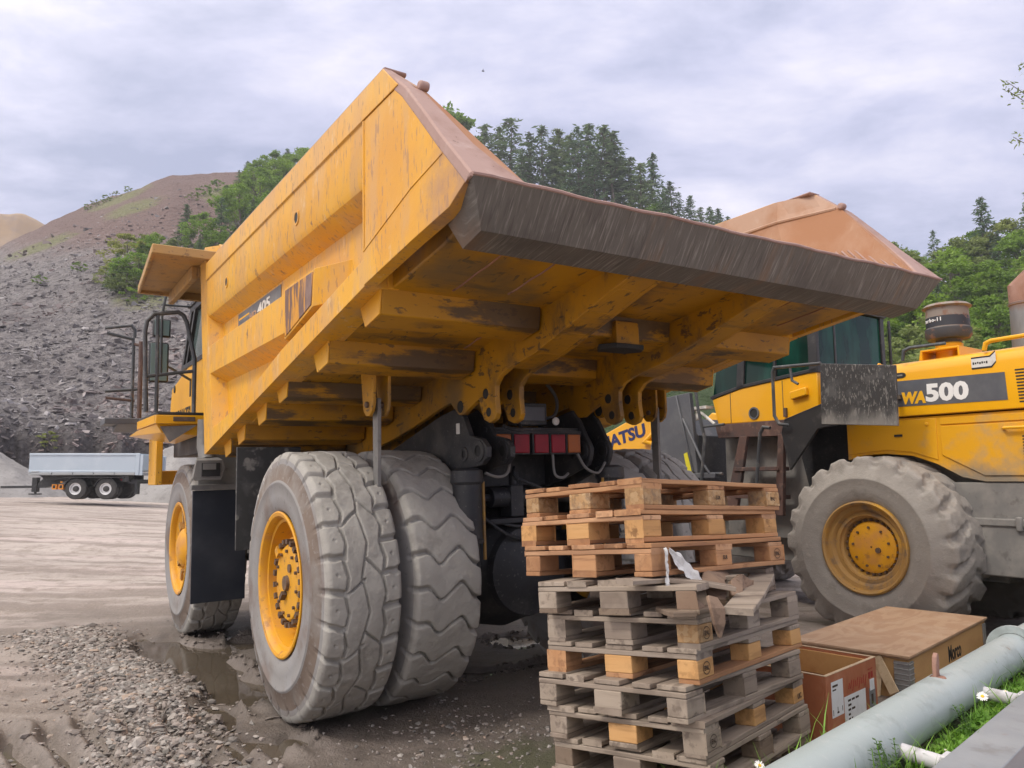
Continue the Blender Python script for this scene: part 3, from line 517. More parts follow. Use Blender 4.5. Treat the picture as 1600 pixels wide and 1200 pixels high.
# cross ribs under the floor
def rib(yc, w, dep, xs):
    b = MB(); t = Vector((0, 1, (fl(yc+.1)-fl(yc-.1))/.2)).normalized(); n = Vector((0, t.z, -t.y)); n = -n if n.z > 0 else n
    for x0, x1 in xs:
        c = Vector((0, yc, fl(yc)+.01))
        P = [c+t*(w*.52), c+t*(w*.34)+n*dep, c-t*(w*.36)+n*dep, c-t*(w*.54)]
        b.loft([(x0, p.y, p.z) for p in P], [(x1, p.y, p.z) for p in P])
    b.build('cross_rib', M['yelrib'], body, .007, 20)
    for s in (-1, 1):
        c = MB(); c.loft([(s*1.754, p.y, p.z) for p in P], [(s*1.764, p.y, p.z) for p in P]); c.build('rib_end_cap', M['yel'], body, .003)
for y, w, dp in ((-1.56, .29, .145), (-.76, .28, .145), (.06, .25, .11), (.60, .27, .13), (1.22, .27, .13), (1.68, .26, .13)):
    rib(y, w, dp, [(-1.753, -.69), (-.43, .43), (.69, 1.753)])
for xx, y0, y1 in ((-1.36, -2.52, -1.80), (-1.02, -2.50, -1.85), (-.80, -1.40, -.95), (.98, -2.52, -1.78), (1.36, -2.45, -1.9)):
    w_ = MB(); w_.tube([(xx+.004*math.sin(i*2.1), y0+(y1-y0)*i/8, fl(y0+(y1-y0)*i/8)-.001) for i in range(9)], .0065, 6); w_.build('weld_seam', M['rust'], body)
# hinge rails with their ears
low = [(-2.56, 2.70), (-2.38, 2.65), (-2.13, 2.57), (-1.88, 2.49), (-1.61, 2.405), (-1.31, 2.345), (-1.19, 2.305), (-1.135, 2.25), (-1.13, 2.17), (-1.145, 2.06), (-1.12, 2.02), (-1.05, 2.0), (-.98, 2.025), (-.945, 2.09), (-.91, 2.175), (-.76, 2.115), (-.70, 2.085), (-.64, 2.085), (-.60, 2.11), (-.5, 2.185), (-.32, 2.15), (.12, 2.045), (.49, 1.97), (.8, 1.92), (1.9, 1.74)]
poly = low+[(1.9, fl(1.9)+.02)]+[(y, fl(y)+.02) for y in (1, 0, -1, -1.65, -2.29, -2.56)]
for s in (-1, 1):
    b = MB()
    for xx in (.655, .455): b.px(poly, s*(xx-.02), s*(xx+.02))
    for (y0, z0), (y1, z1) in zip(low[:6], low[1:6]):
        b.loft([(s*.47, y0, z0), (s*.64, y0, z0), (s*.64, y0, z0+.02), (s*.47, y0, z0+.02)], [(s*.47, y1, z1), (s*.64, y1, z1), (s*.64, y1, z1+.02), (s*.47, y1, z1+.02)])
    h = b
    for xx in (.655, .455):
        for y, z, rr in ((-1.045, 2.075, .042), (-1.01, 2.205, .048), (-.655, 2.145, .058)):
            if rr == .058 and xx < .5: continue
            h.cyl((s*(xx-.022), y, z), (s*(xx+.022), y, z), rr*.8, 18, 1)
            h.lathe((s*(xx-.023), y, z), (s, 0, 0), [(0, rr*.82), (0, rr*1.05), (.046, rr*1.05), (.046, rr*.82)], 18, 0, cap=False)
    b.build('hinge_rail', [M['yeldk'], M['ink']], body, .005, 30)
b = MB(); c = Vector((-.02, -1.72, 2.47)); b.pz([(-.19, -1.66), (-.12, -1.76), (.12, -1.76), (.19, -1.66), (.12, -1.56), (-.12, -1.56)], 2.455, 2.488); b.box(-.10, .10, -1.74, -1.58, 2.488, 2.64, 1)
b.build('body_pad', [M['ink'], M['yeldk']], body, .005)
# rock ejectors hanging between the dual tyres
for s in (-1, 1):
    b = MB()
    for dx in (-.055, .055):
        pl = [(-.70, 2.40), (-.70, 2.16), (-.68, 2.10), (-.63, 2.065), (-.57, 2.07), (-.53, 2.11), (-.52, 2.17), (-.48, 2.40)]
        b.px(pl, s*1.31+dx-.012, s*1.31+dx+.012)
    b.cyl((s*1.31-.085, -.61, 2.145), (s*1.31+.085, -.61, 2.145), .022, 12, 1)
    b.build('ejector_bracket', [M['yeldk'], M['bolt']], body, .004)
    b = MB(); b.px([(-.655, 2.19), (-.565, 2.19), (-.575, 1.35), (-.645, 1.35)], s*1.31-.014, s*1.31+.014)
    b.build('rock_ejector', M['greyp'], body, .004)
# canopy over the cab
b = MB(); b.pz([(-2.33, 2.27), (2.33, 2.27), (2.23, 3.95), (-2.23, 3.95)], 3.835, 3.865)
b.box(-2.355, 2.355, 2.21, 2.27, 3.815, 3.905); b.loft([(-2.355, 2.27, 3.815), (-2.325, 2.27, 3.815), (-2.325, 2.27, 3.90), (-2.355, 2.27, 3.90)], [(-2.25, 3.95, 3.80), (-2.22, 3.95, 3.80), (-2.22, 3.95, 3.89), (-2.25, 3.95, 3.89)])
b.box(-2.23, 2.23, 3.92, 3.96, 3.80, 3.89); b.box(-1.93, -1.87, 2.6, 3.92, 3.70, 3.835); b.box(-1.87, 1.87, 2.6, 2.66, 3.72, 3.835); b.box(-1.87, 1.87, 3.8, 3.86, 3.75, 3.835)
b.build('canopy', M['canopy'], body, .008)

# wheels
TY_A = tyre('truck_tyre_block', .925, .56, .485, pat_block, 1150, 86, .036, [M['tyre'], M['tyreside'], M['tyrebrown']], .006, .0)
TY_B = tyre('truck_tyre_wave', .925, .56, .485, pat_wave, 760, 56, .055, [M['tyre'], M['tyreside']], .005, .0, 4)
def rim_rear():
    b = MB(); b.lathe((0, 0, 0), (1, 0, 0), [(.02, .50), (.005, .505), (.0, .495), (.006, .472), (.03, .455), (.055, .452), (.06, .43), (.20, .415), (.235, .395), (.22, .34), (.12, .32), (.105, .31), (.105, .268), (.08, .262), (.068, .25), (.068, .01)], 56, cap=False)
    for i in range(22):
        a = 2*math.pi*i/22; y, z = .289*math.cos(a), .289*math.sin(a); b.obox((.082, y, z), ((1, 0, 0), (0, math.cos(a), math.sin(a)), (0, -math.sin(a), math.cos(a))), (.026, .016, .019), 1)
        if i % 2 == 0: b.cyl((.052, .222*math.cos(a), .222*math.sin(a)), (.07, .222*math.cos(a), .222*math.sin(a)), .012, 6, 1)
    b.lathe((.045, 0, 0), (1, 0, 0), [(0, .05), (.024, .055)], 14, 1); b.box(.03, .07, .05, .12, -.06, -.03, 1); b.box(.04, .10, -.03, .03, .235, .30, 0)
    b.lathe((.055, -.12, .04), (1, 0, 0), [(0, .03), (.014, .03)], 12, 1)
    return b.mesh('rim', [M['rim'], M['bolt']], smooth=30)
def rim_front():
    b = MB(); b.lathe((0, 0, 0), (1, 0, 0), [(.02, .50), (.005, .505), (.0, .495), (.006, .472), (.03, .455), (.06, .45), (.075, .40), (.10, .37), (.13, .36), (.135, .22), (.06, .205), (.03, .17), (.005, .10), (0, .01)], 56, cap=False)
    for i in range(10):
        a = 2*math.pi*i/10; b.obox((.10, .33*math.cos(a), .33*math.sin(a)), ((1, 0, 0), (0, math.cos(a), math.sin(a)), (0, -math.sin(a), math.cos(a))), (.035, .055, .03), 1)
    return b.mesh('rim', [M['rim'], M['rimr']], smooth=30)
RIMR, RIMF = rim_rear(), rim_front()
def wheel(parent, x, y, s, ty, rim, hub=None, rot=0., z=.925):
    w = link('wheel', rim, parent); w.matrix_local = Matrix.Translation((x, y, z)) @ Matrix.Rotation(0 if s < 0 else math.pi, 4, 'Z') @ Matrix.Rotation(rot, 4, 'X')
    link('tyre', ty, w)
    if hub: link('wheel_bolts', hub, w)
    return w
for s in (-1, 1):
    wheel(truck, s*1.80, 0, s, TY_A, RIMR, None, .3+s); wheel(truck, s*1.20, 0, s, TY_B, RIMR, None, .9-s)
    wheel(truck, s*1.80, 3.75, s, TY_A, RIMF, None, 1.7+s)
# frame, axle, suspension
for s in (-1, 1):
    b = MB(); pl = [(-.75, 1.70), (-.90, 1.72), (-.965, 1.77), (-.97, 1.84), (-.90, 1.90), (-.74, 1.93), (-.66, 2.06), (-.58, 2.15), (-.28, 2.10), (.5, 1.90), (1.0, 1.78), (5.3, 1.5), (5.3, 1.05), (1.2, 1.05), (.3, 1.30), (-.45, 1.60)]
    if s > 0: pl[2:5] = [(-.80, 1.80), (-.80, 1.84), (-.78, 1.88)]; pl[1] = (-.78, 1.74)
    b.px(pl, s*.63-.02, s*.63+.02); b.px(pl[:8]+[(-.1, 2.06), (-.1, 1.5), (-.45, 1.6)], s*.43-.02, s*.43+.02); b.px([(-.45, 1.95), (1.2, 1.70), (5.3, 1.45), (5.3, 1.10), (1.2, 1.1), (.3, 1.33)], s*.45, s*.62)
    for y, z, rr in ((-.86 if s < 0 else -.70, 1.815, .06), (-.66 if s < 0 else -.58, 1.80, .04)):
        for xx in (.63, .43): b.lathe((s*(xx-.03), y, z), (s, 0, 0), [(0, rr*.7), (0, rr*1.3), (.06, rr*1.3), (.06, rr*.7)], 16, cap=False); b.cyl((s*(xx-.024), y, z), (s*(xx+.024), y, z), rr*.7, 14, 1)
    if s < 0: b.box(-.657, -.649, -.60, -.55, 1.95, 2.03, 2)
    b.build('chassis_rail', [M['frame'], M['ink'], M['dwhite']], truck, .006)
    b = MB(); b.lathe((s*.67, -.72, 1.70), (0, 0, -1), [(0, .07), (.02, .115), (.10, .12), (.12, .105), (.50, .105), (.505, .115), (.53, .115), (.535, .085), (.85, .085)], 24); b.tube([(s*.56, -.76, 1.6), (s*.555, -.76, 1.05)], .012, 6, 1)
    b.build('suspension_cylinder', [M['frame'], M['rimr']], truck)
b = MB(); b.box(-.41, .41, -.70, -.50, 1.93, 1.975); b.box(-.46, .46, -.66, -.62, 1.965, 2.0); b.box(-.40, .40, -.2, .1, 1.55, 1.95)
b.box(-.20, .10, -.66, -.55, 2.02, 2.19, 0); b.box(-.17, .07, -.675, -.655, 2.05, 2.16, 1); b.lathe((.17, -.67, 2.05), (0, -1, 0), [(0, .032), (.02, .032), (.022, .02), (.03, .012)], 16, 2)
cm = b.build('rear_crossmember', [M['frame'], M['decal'], M['dwhite']], truck, .006)
def lamp(x0, x1, k):
    b = MB(); b.box(x0, x1, -.735, -.66, 1.79, 1.955, 1); b.box(x0+.012, x1-.012, -.748, -.735, 1.802, 1.943); b.build('tail_light', [M[k], M['frame']], truck, .006)
for x0, x1, k in ((-.435, -.285, 'amber'), (-.28, -.12, 'red'), (-.095, .06, 'red'), (.065, .22, 'red'), (.225, .37, 'amber')): lamp(x0, x1, k)
b = MB(); b.lathe((-1.2, 0, .925), (1, 0, 0), [(0, .22), (.55, .22), (.75, .30), (1.0, .47), (1.2, .51), (1.4, .47), (1.65, .30), (1.85, .22), (2.4, .22)], 36)
b.lathe((.02, -.43, .90), (0, -1, 0), [(0, .36), (.05, .34), (.09, .24), (.11, .20), (.13, .06)], 30); b.cyl((-.95, -.1, 1.0), (-.6, -.5, 1.12), .07, 12)
ax = b.build('rear_axle', M['frame'], truck)
b = MB(); b.cyl((-.30, -.42, 1.47), (.12, -.42, 1.47), .075, 18); b.box(-.15, -.03, -.50, -.34, 1.32, 1.56); b.cyl((-.09, -.45, 1.56), (-.09, -.45, 1.66), .04, 12); b.cyl((-.3, -.42, 1.47), (-.42, -.42, 1.47), .03, 10)
b.box(-.36, .16, -.5, -.32, 1.27, 1.31); b.build('brake_valve', M['frame'], truck, .006)
def hose(P, r=.011):
    P = [Vector(p) for p in P]; Q = []
    for i in range(len(P)-1):
        p0 = P[max(i-1, 0)]; p1 = P[i]; p2 = P[i+1]; p3 = P[min(i+2, len(P)-1)]
        for k in range(6):
            t = k/6; Q.append(.5*((2*p1)+(p2-p0)*t+(2*p0-5*p1+4*p2-p3)*t*t+(3*p1-p0-3*p2+p3)*t**3))
    Q.append(P[-1]); b = MB(); b.tube(Q, r, 7); return b.build('hydraulic_hose', M['greyp'] if r < .012 else M['frame'], truck)
hose([(-.55, -.78, 1.66), (-.42, -.74, 1.63), (-.32, -.72, 1.66), (-.29, -.72, 1.79)]); hose([(.10, -.72, 1.79), (.10, -.74, 1.64), (.16, -.76, 1.61), (.26, -.7, 1.64)])
hose([(.33, -.74, 1.79), (.36, -.8, 1.68), (.48, -.8, 1.64), (.60, -.75, 1.72)]); hose([(-.40, -.8, 2.0), (-.36, -.86, 1.97), (-.28, -.86, 1.97), (-.24, -.75, 2.03)], .014)
hose([(.10, -.6, 2.4), (.24, -.6, 2.25), (.2, -.62, 2.1), (.02, -.6, 2.07)], .014); hose([(-.30, -.45, 1.30), (0, -.5, 1.25), (.3, -.4, 1.5)], .014); hose([(-.5, -.5, 1.4), (-.2, -.55, 1.18), (.1, -.5, 1.14)], .014); hose([(-.05, -.4, 1.7), (-.1, -.5, 1.62), (.2, -.5, 1.5), (.3, -.3, 1.4)], .014)
# mudguards, work lamp, deck, cab, handrails, nose
b = MB(); b.box(-1.86, -1.34, 2.66, 2.69, .46, 1.56); b.build('mud_flap', M['flap'], truck, .004)
b = MB(); b.box(-1.88, -1.30, 2.62, 2.72, 1.565, 1.62); b.box(-1.80, -1.25, 2.72, 2.76, 1.6, 2.25); b.box(-1.30, -.65, 2.4, 2.75, .9, 2.0); b.build('flap_frame', M['greyp'], truck, .006)
b = MB(); b.loft([(-1.88, 2.42, 1.86), (-1.63, 2.42, 1.86), (-1.60, 2.42, 1.78), (-1.65, 2.42, 1.66), (-1.89, 2.42, 1.66), (-1.91, 2.42, 1.68)], [(-1.84, 2.62, 1.89), (-1.63, 2.62, 1.89), (-1.62, 2.62, 1.8), (-1.65, 2.62, 1.70), (-1.87, 2.62, 1.70), (-1.88, 2.62, 1.72)])
wl = b.build('lamp_housing', M['greyp'], truck, .006)
b = MB(); b.box(-1.83, -1.66, 2.405, 2.418, 1.70, 1.83, 0); b.box(-1.82, -1.70, 2.395, 2.406, 1.765, 1.825, 1); b.build('work_lamp', [M['ink'], M['greyp']], wl)
b = MB(); b.tube([(-1.74, 2.62, 1.85), (-1.74, 2.75, 2.0), (-1.74, 2.75, 2.28)], .07, 12); b.build('lamp_post', M['greyp'], truck)
b = MB(); b.box(-1.82, -1.28, 1.10, 1.13, 1.08, 1.93); b.build('front_mudguard', M['speck2'], truck, .004)
b = MB(); b.pz([(-1.2, 2.9), (-2.16, 2.9), (-2.18, 2.95), (-2.20, 3.95), (-1.2, 4.3)], 2.335, 2.365, 1); b.pz([(-1.2, 2.89), (-1.83, 2.89), (-2.18, 2.89), (-2.195, 2.95), (-2.215, 3.95), (-1.2, 4.3)], 2.245, 2.333)
b.loft([(-1.75, 2.95, 2.245), (-2.17, 2.95, 2.245), (-2.21, 3.95, 2.235), (-1.75, 4.2, 2.22)], [(-1.75, 3.0, 2.13), (-2.10, 3.05, 2.16), (-2.27, 4.15, 2.18), (-1.75, 4.3, 2.1)])
b.pz([(2.2, 2.9), (2.2, 4.9), (1.2, 4.9), (1.2, 2.9)], 2.245, 2.36)
dk = b.build('deck', [M['yelld'], M['black']], truck, .006)
b = MB(); b.box(-2.02, -1.81, 2.872, 2.888, 2.27, 2.315); b.build('deck_latch', M['bolt'], dk, .004)
b = MB(); b.loft([(-2.13, 2.96, 2.22), (-1.78, 2.93, 2.235), (-2.03, 2.98, 2.06)], [(-2.13, 2.975, 2.22), (-1.78, 2.945, 2.235), (-2.03, 2.995, 2.06)]); b.build('rubber_apron', M['greyp'], dk)
b = MB(); b.box(-1.90, -1.82, 4.7, 5.25, 1.62, 2.2); b.box(-1.82, 1.82, 5.25, 5.6, 1.62, 1.8); b.box(1.82, 1.90, 4.7, 5.25, 1.62, 2.2)
b.build('front_bumper', M['yel'], truck, .01)
b = MB(); b.box(-1.7, 1.7, 3.2, 4.7, 1.95, 2.2); b.box(-.62, .62, 3.0, 5.4, 1.2, 2.2); b.cyl((-1.3, 3.75, .925), (1.3, 3.75, .925), .2, 20); b.box(-1.25, -.62, 1.3, 2.5, .9, 1.7); b.box(.62, 1.25, .9, 2.5, .9, 1.7)
b.build('engine_block', M['frame'], truck, .01)
b = MB(); b.px([(2.95, 2.3), (5.86, 2.3), (5.92, 2.66), (5.82, 2.93), (4.7, 3.10), (2.95, 3.10)], -1.55, -.35); cab = b.build('cab', M['yelld'], truck, .02)
b = MB(); b.px([(3.0, 3.10), (4.72, 3.10), (5.05, 3.12), (4.55, 3.80), (3.0, 3.80)], -1.52, -.38, 0); b.build('cab_glass', M['glassg'], cab)
b = MB()
for P in ([(5.12, 3.12), (5.02, 3.12), (4.50, 3.80), (4.60, 3.80)], [(4.88, 3.11), (4.80, 3.11), (4.28, 3.80), (4.36, 3.80)], [(3.1, 3.1), (3.0, 3.1), (3.0, 3.8), (3.1, 3.8)], [(5.12, 3.15), (5.12, 3.09), (3.0, 3.07), (3.0, 3.13)], [(4.65, 3.76), (4.65, 3.84), (2.95, 3.84), (2.95, 3.76)]): b.px(P, -1.56, -1.50); b.px(P, -.40, -.34)
b.box(-1.58, -.32, 2.95, 4.68, 3.83, 3.87); b.build('cab_frame', M['black'], cab, .006)
text('cab_lettering', 'KOMATSU', axes((-1.553, 5.55, 2.43), (0, -1, 0), (0, 0, 1)), .22, M['ink'], cab, 1.15, .004)
b = MB(); b.box(-1.556, -1.55, 4.50, 4.58, 2.7, 2.92); b.lathe((-1.55, 5.6, 2.90), (-1, 0, 0), [(0, .05), (.01, .05)], 12); b.build('door_latch', M['ink'], cab)
b = MB(); b.box(-.4, 1.6, 3.6, 5.5, 2.3, 2.75); b.build('engine_hood', M['yelld'], truck, .02)
# handrails
def rail(P, r=.022, m='rail', name='handrail'): b = MB(); b.tube(P, r, 9); return b.build(name, M[m], truck)
rail([(-2.27, 2.92, 2.36), (-2.30, 2.92, 3.18), (-2.285, 2.92, 3.29), (-2.22, 2.92, 3.37), (-1.99, 2.92, 3.41), (-1.94, 2.92, 3.38), (-1.905, 2.92, 3.31), (-1.82, 2.92, 2.92), (-1.82, 2.92, 2.36)])
rail([(-2.175, 2.92, 2.36), (-2.185, 2.92, 3.36)], .019); rail([(-2.29, 2.92, 2.72), (-1.82, 2.92, 2.80)], .018)
rail([(-2.45, 5.2, 3.60), (-2.15, 5.2, 3.66), (-2.11, 5.2, 3.60), (-2.11, 5.2, 3.5)], .02); rail([(-2.43, 5.2, 3.54), (-2.13, 5.2, 3.48), (-2.12, 5.2, 3.40), (-2.12, 5.2, 2.44)], .02)
rail([(-2.43, 5.2, 2.80), (-2.05, 5.2, 2.84)], .02); rail([(-2.42, 5.2, 2.72), (-2.09, 5.2, 2.69)], .018, 'railr'); rail([(-2.04, 5.15, 2.44), (-2.04, 5.15, 3.45)], .028, 'railr'); rail([(-2.12, 5.2, 3.42), (-2.04, 5.15, 3.4)], .018, 'railr')
rail([(-2.02, 4.4, 3.15), (-1.56, 4.5, 2.9)], .016); rail([(-1.9, 4.2, 3.95), (-1.95, 4.2, 3.62), (-1.95, 4.2, 2.9)], .016); rail([(-1.95, 4.2, 3.75), (-1.6, 4.4, 3.8)], .014)
b = MB(); b.box(-2.44, -2.03, 5.0, 5.5, 2.38, 2.455); b.px([(5.0, 2.38), (5.5, 2.38), (5.5, 2.3)], -2.3, -2.03); b.build('ladder_platform', M['decal'], truck, .008)
for z0, z1, x0, x1, y in ((3.36, 3.585, -2.045, -1.845, 4.2), (2.82, 3.30, -2.08, -1.86, 4.2)):
    b = MB(); b.box(x0, x1, y, y+.06, z0, z1); mr = b.build('mirror_housing', M['black'], truck, .03, 40, 4)
    b = MB(); b.box(x0+.02, x1-.02, y-.004, y+.002, z0+.02, z1-.02); b.build('mirror_glass', M['mirror'], mr, .015)
# ------------------------------------------------------------------ the wheel loader (same heading, parked beyond the truck)
LD = frame(4.9399, 8.9818, .5846, 0, 0, -.03)
ld = thing('wheel_loader', 'yellow wheel loader with grey decal and caked tyres, parked at right behind the pallets', 'wheel loader', LD)
TY_L = tyre('loader_tyre', .962, .72, .475, pat_lug, 620, 44, .058, [M['tyreld'], M['tyreld']], .010, .02, 8)
b = MB(); b.lathe((0, 0, 0), (1, 0, 0), [(.03, .49), (0, .485), (-.006, .47), (.01, .45), (.05, .44), (.06, .40), (.075, .385), (.10, .375), (.10, .335), (.125, .33), (.14, .31), (.20, .30), (.20, .27)], 56, cap=False)
for i in range(26): a = 2*math.pi*i/26; b.cyl((.165, .285*math.cos(a), .285*math.sin(a)), (.21, .285*math.cos(a), .285*math.sin(a)), .014, 6, 1)
LR1 = b.mesh('rim', [M['rimr'], M['bolt']], smooth=30)
b = MB(); b.lathe((0, 0, 0), (1, 0, 0), [(.22, .275), (.17, .27), (.155, .235), (.155, .01)], 40, cap=False)
for i in range(9): a = 2*math.pi*i/9; b.cyl((.14, .205*math.cos(a), .205*math.sin(a)), (.16, .205*math.cos(a), .205*math.sin(a)), .014, 6, 1)
b.lathe((.135, -.05, -.07), (1, 0, 0), [(0, .012), (0, .028), (.02, .03)], 12, 1)
LR2 = b.mesh('hub', [M['rim'], M['bolt']], smooth=30)
for s in (-1, 1):
    for y in (0, 3.6):
        w = wheel(ld, s*1.5, y, s, TY_L, LR1, None, .4+s+y, .925); link('hub', LR2, w)
hy = lambda y: 2.915-.012*y       # bonnet top, a touch higher to the rear
sec = lambda y: [(-1.0, 2.315), (-1.0, hy(y)-.14), (-.985, hy(y)-.07), (-.94, hy(y)-.02), (-.86, hy(y)), (.86, hy(y)), (.94, hy(y)-.02), (1., hy(y)-.14), (1., 2.315)]
b = MB(); b.loft([(x, .46, z) for x, z in sec(.46)], [(x, -3.1, z) for x, z in sec(-3.1)])
hood = b.build('bonnet', M['yelld'], ld, .01)
b = MB(); b.px([(-.18, 2.705), (-1.285, 2.68), (-1.295, 2.405), (-.18, 2.425)], -1.001, -1.004); b.build('model_decal', M['decal'], hood)
lt = lambda y, z, x: axes((x, y, z), (0, -1, -.015), (0, 0, 1))
text('decal_lettering', 'WA', lt(-.245, 2.455, -1.005), .165, M['yellt'], hood, .26, .009, .002, .12)
text('decal_lettering', '500', lt(-.505, 2.462, -1.005), .245, M['white'], hood, .435, .011, .002)
b = MB()
P = [(-.985, 2.845), (-1.165, 2.845), (-1.215, 2.89), (-1.215, 2.80), (-1.17, 2.755), (-.985, 2.755)]
b.px(P, -1.001, -1.003, 0); b.px([(-.985, 2.845), (-1.165, 2.845), (-1.215, 2.89), (-1.215, 2.905), (-1.16, 2.861), (-.985, 2.861)], -1.001, -1.0035, 1); b.px([(-.985, 2.755), (-1.17, 2.755), (-1.215, 2.80), (-1.215, 2.785), (-1.175, 2.738), (-.985, 2.738)], -1.001, -1.0035, 1)
for i in range(7): b.box(-1.0038, -1.003, -1.012-.021*i, -.997-.021*i, 2.784+.004*(i % 3), 2.81-.004*(i % 2), 1)
b.build('dealer_sticker', [M['dwhite'], M['ink']], hood)
b = MB()
for i in range(11): z = 2.69-.031*i; b.box(-1.0025, -.999, -2.0, -1.375-.002*i, z-.009, z+.006)
b.build('air_grille', M['ink'], hood)
b = MB(); b.px([(-.20+.045*math.cos(a)+(.0 if math.cos(a) > 0 else -.06), 2.765+.03*math.sin(a)) for a in np.linspace(0, 2*math.pi, 18, endpoint=False)], -1.0, -1.006); b.box(-1.008, -1.005, -.27, -.21, 2.757, 2.773, 1); b.build('grab_latch', [M['ink'], M['greyp']], hood)
b = MB(); b.lathe((-.86, .06, 2.92), (0, 1, 0), [(0, .035), (.02, .035)], 12); b.box(-.93, -.82, .0, .14, 2.88, 2.925); b.build('lifting_lug', M['yelld'], hood, .006)
# lower side panels, fender skirt, tank
b = MB(); b.px([(.45, 1.86), (.45, 2.30), (-3.1, 2.30), (-3.1, 1.615), (-1.02, 1.615), (-.80, 1.66), (-.55, 1.80), (-.3, 1.89), (.0, 1.92), (.25, 1.91)], -.965, .965)
b.px([(-.62, 2.275), (-3.0, 2.275), (-3.0, 2.20), (-.62, 2.205)], -.978, -.96); b.px([(-.62, 2.19), (-3.0, 2.185), (-3.0, 1.675), (-1.02, 1.675), (-.62, 1.89)], -.980, -.96); b.px([(.44, 2.28), (-.575, 2.28), (-.575, 1.84), (-.3, 1.93), (.0, 1.96), (.44, 1.92)], -.975, -.96)
b.lathe((-.975, -.48, 2.22), (-1, 0, 0), [(0, .022), (.01, .02), (.012, .01)], 12)
sp = b.build('side_panel', M['yeldust'], ld, .006)
b = MB(); b.tube([(-.98, -1.22, 2.13), (-1.03, -1.25, 2.135), (-1.03, -2.0, 2.13), (-.98, -2.05, 2.13)], .014, 8); b.build('panel_handle', M['yelld'], sp)
b = MB()
for i in range(13): z = 2.05-.029*i; b.box(-.984, -.979, -2.0, -1.385, z-.008, z+.006)
b.build('vent_slots', M['ink'], sp)
b = MB(); b.box(-.982, -.976, -.21, -.12, 2.10, 2.125); b.build('panel_badge', M['ink'], sp)
b = MB(); b.box(-.95, .95, -3.1, -.62, .70, 1.61); b.box(-.97, -.93, -3.1, -.7, 1.18, 1.26); b.box(-.99, -.95, -1.32, -1.26, 1.14, 1.28); b.box(-.6, .6, -1, 3.6, .6, 1.4); b.box(-.55, .55, 1.0, 1.9, 1.2, 2.2)
b.cyl((-1.2, 0, .92), (1.2, 0, .92), .25, 20); b.cyl((-1.2, 3.6, .92), (1.2, 3.6, .92), .25, 20); b.box(-.74, .74, -1.1, 1.05, 1.0, 2.3); b.box(-.80, .80, 1.0, 2.4, .9, 2.25)
b.build('rear_chassis', M['greyp'], ld, .015)
b = MB(); b.px([(.30, 1.55), (.98, 1.2), (1.15, 1.9), (1.1, 2.35), (.3, 2.3)], -.85, -.80); b.box(-.85, .85, .5, 1.0, 1.0, 2.35); b.build('inner_fender', M['frame'], ld)
# black splash panel beside the cab
b = MB(); b.px([(.44, 2.255), (.42, 2.945), (-.455, 2.815), (-.44, 2.185)], -1.46, -1.43); b.box(-1.43, -1.0, .2, .25, 2.5, 2.55); b.box(-1.43, -1.0, -.25, -.2, 2.5, 2.55); b.build('splash_panel', M['speck'], ld, .006)
# cab
b = MB(); b.px([(2.36, 2.39), (2.45, 2.74), (1.95, 2.845), (.80, 2.94), (.80, 2.45), (1.30, 2.38)], -.97, -.9); b.px([(2.36, 2.39), (2.45, 2.74), (.80, 2.94), (.80, 2.4)], .45, .5)
b.box(-.9, .5, .80, .83, 2.3, 2.95); b.box(-.9, .5, .80, 2.4, 2.3, 2.38); lc = b.build('cab', M['yelld'], ld, .01)
b = MB(); b.px([(2.45, 2.76), (1.95, 2.86), (.82, 2.955), (.82, 3.75), (2.25, 3.75)], -.955, -.93); b.px([(2.45, 2.76), (.82, 2.955), (.82, 3.75), (2.25, 3.75)], .45, .48); b.box(-.93, .45, .80, .83, 2.95, 3.75); b.px([(2.40, 2.76), (2.45, 2.76), (2.25, 3.75), (2.2, 3.75)], -.93, .45)
b.build('cab_glass', M['glass'], lc)
b = MB()
for P in ([(.90, 2.93), (.78, 2.93), (.78, 3.75), (.90, 3.75)], [(2.02, 2.84), (1.90, 2.85), (1.82, 3.75), (1.94, 3.75)], [(2.47, 2.74), (1.95, 2.845), (.80, 2.94), (.80, 2.985), (1.95, 2.89), (2.48, 2.785)], [(2.3, 3.68), (2.3, 3.76), (.8, 3.76), (.8, 3.68)], [(1.42, 2.9), (1.38, 2.9), (1.38, 3.75), (1.42, 3.75)]): b.px(P, -.985, -.925)
b.box(-1.0, .52, .75, 2.4, 3.76, 3.86); b.box(.42, .50, .775, .84, 2.9, 3.76); b.box(-.60, -.56, .79, .835, 2.95, 3.76); b.box(-.95, .5, .785, .84, 2.93, 2.98); b.tube([(.66, .80, 2.9), (.66, .80, 3.75)], .02, 8)
b.build('cab_frame', M['black'], lc, .006)
b = MB(); b.box(-.3, .3, 1.0, 1.5, 2.4, 3.3); b.lathe((-.2, 1.75, 2.95), (0, -.4, 1), [(0, .19), (.02, .19)], 20); b.build('seat', M['black'], lc, .05)
b = MB(); b.lathe((-.972, 1.75, 2.50), (-1, 0, 0), [(0, .082), (.012, .082), (.014, .062), (.004, .06)], 20); b.cyl((-.972, 1.75, 2.5), (-.978, 1.75, 2.5), .06, 18, 1); b.build('port_hole', [M['decal'], M['ink']], lc)
b = MB(); b.px([(1.16, 2.72), (.93, 2.76), (.92, 2.66), (1.15, 2.62)], -1.03, -.97); b.build('door_handle', M['yelld'], lc, .012)
b = MB(); b.box(-.974, -.969, 1.295, 1.303, 2.42, 2.88); b.box(-.974, -.969, 2.13, 2.138, 2.4, 2.82); b.box(-1.0, -.97, 1.24, 1.28, 2.42, 2.53); b.build('door_seam', M['bolt'], lc)
def lrail(P, r=.018, m='rail', name='handrail'): b = MB(); b.tube(P, r, 9); return b.build(name, M[m], ld)
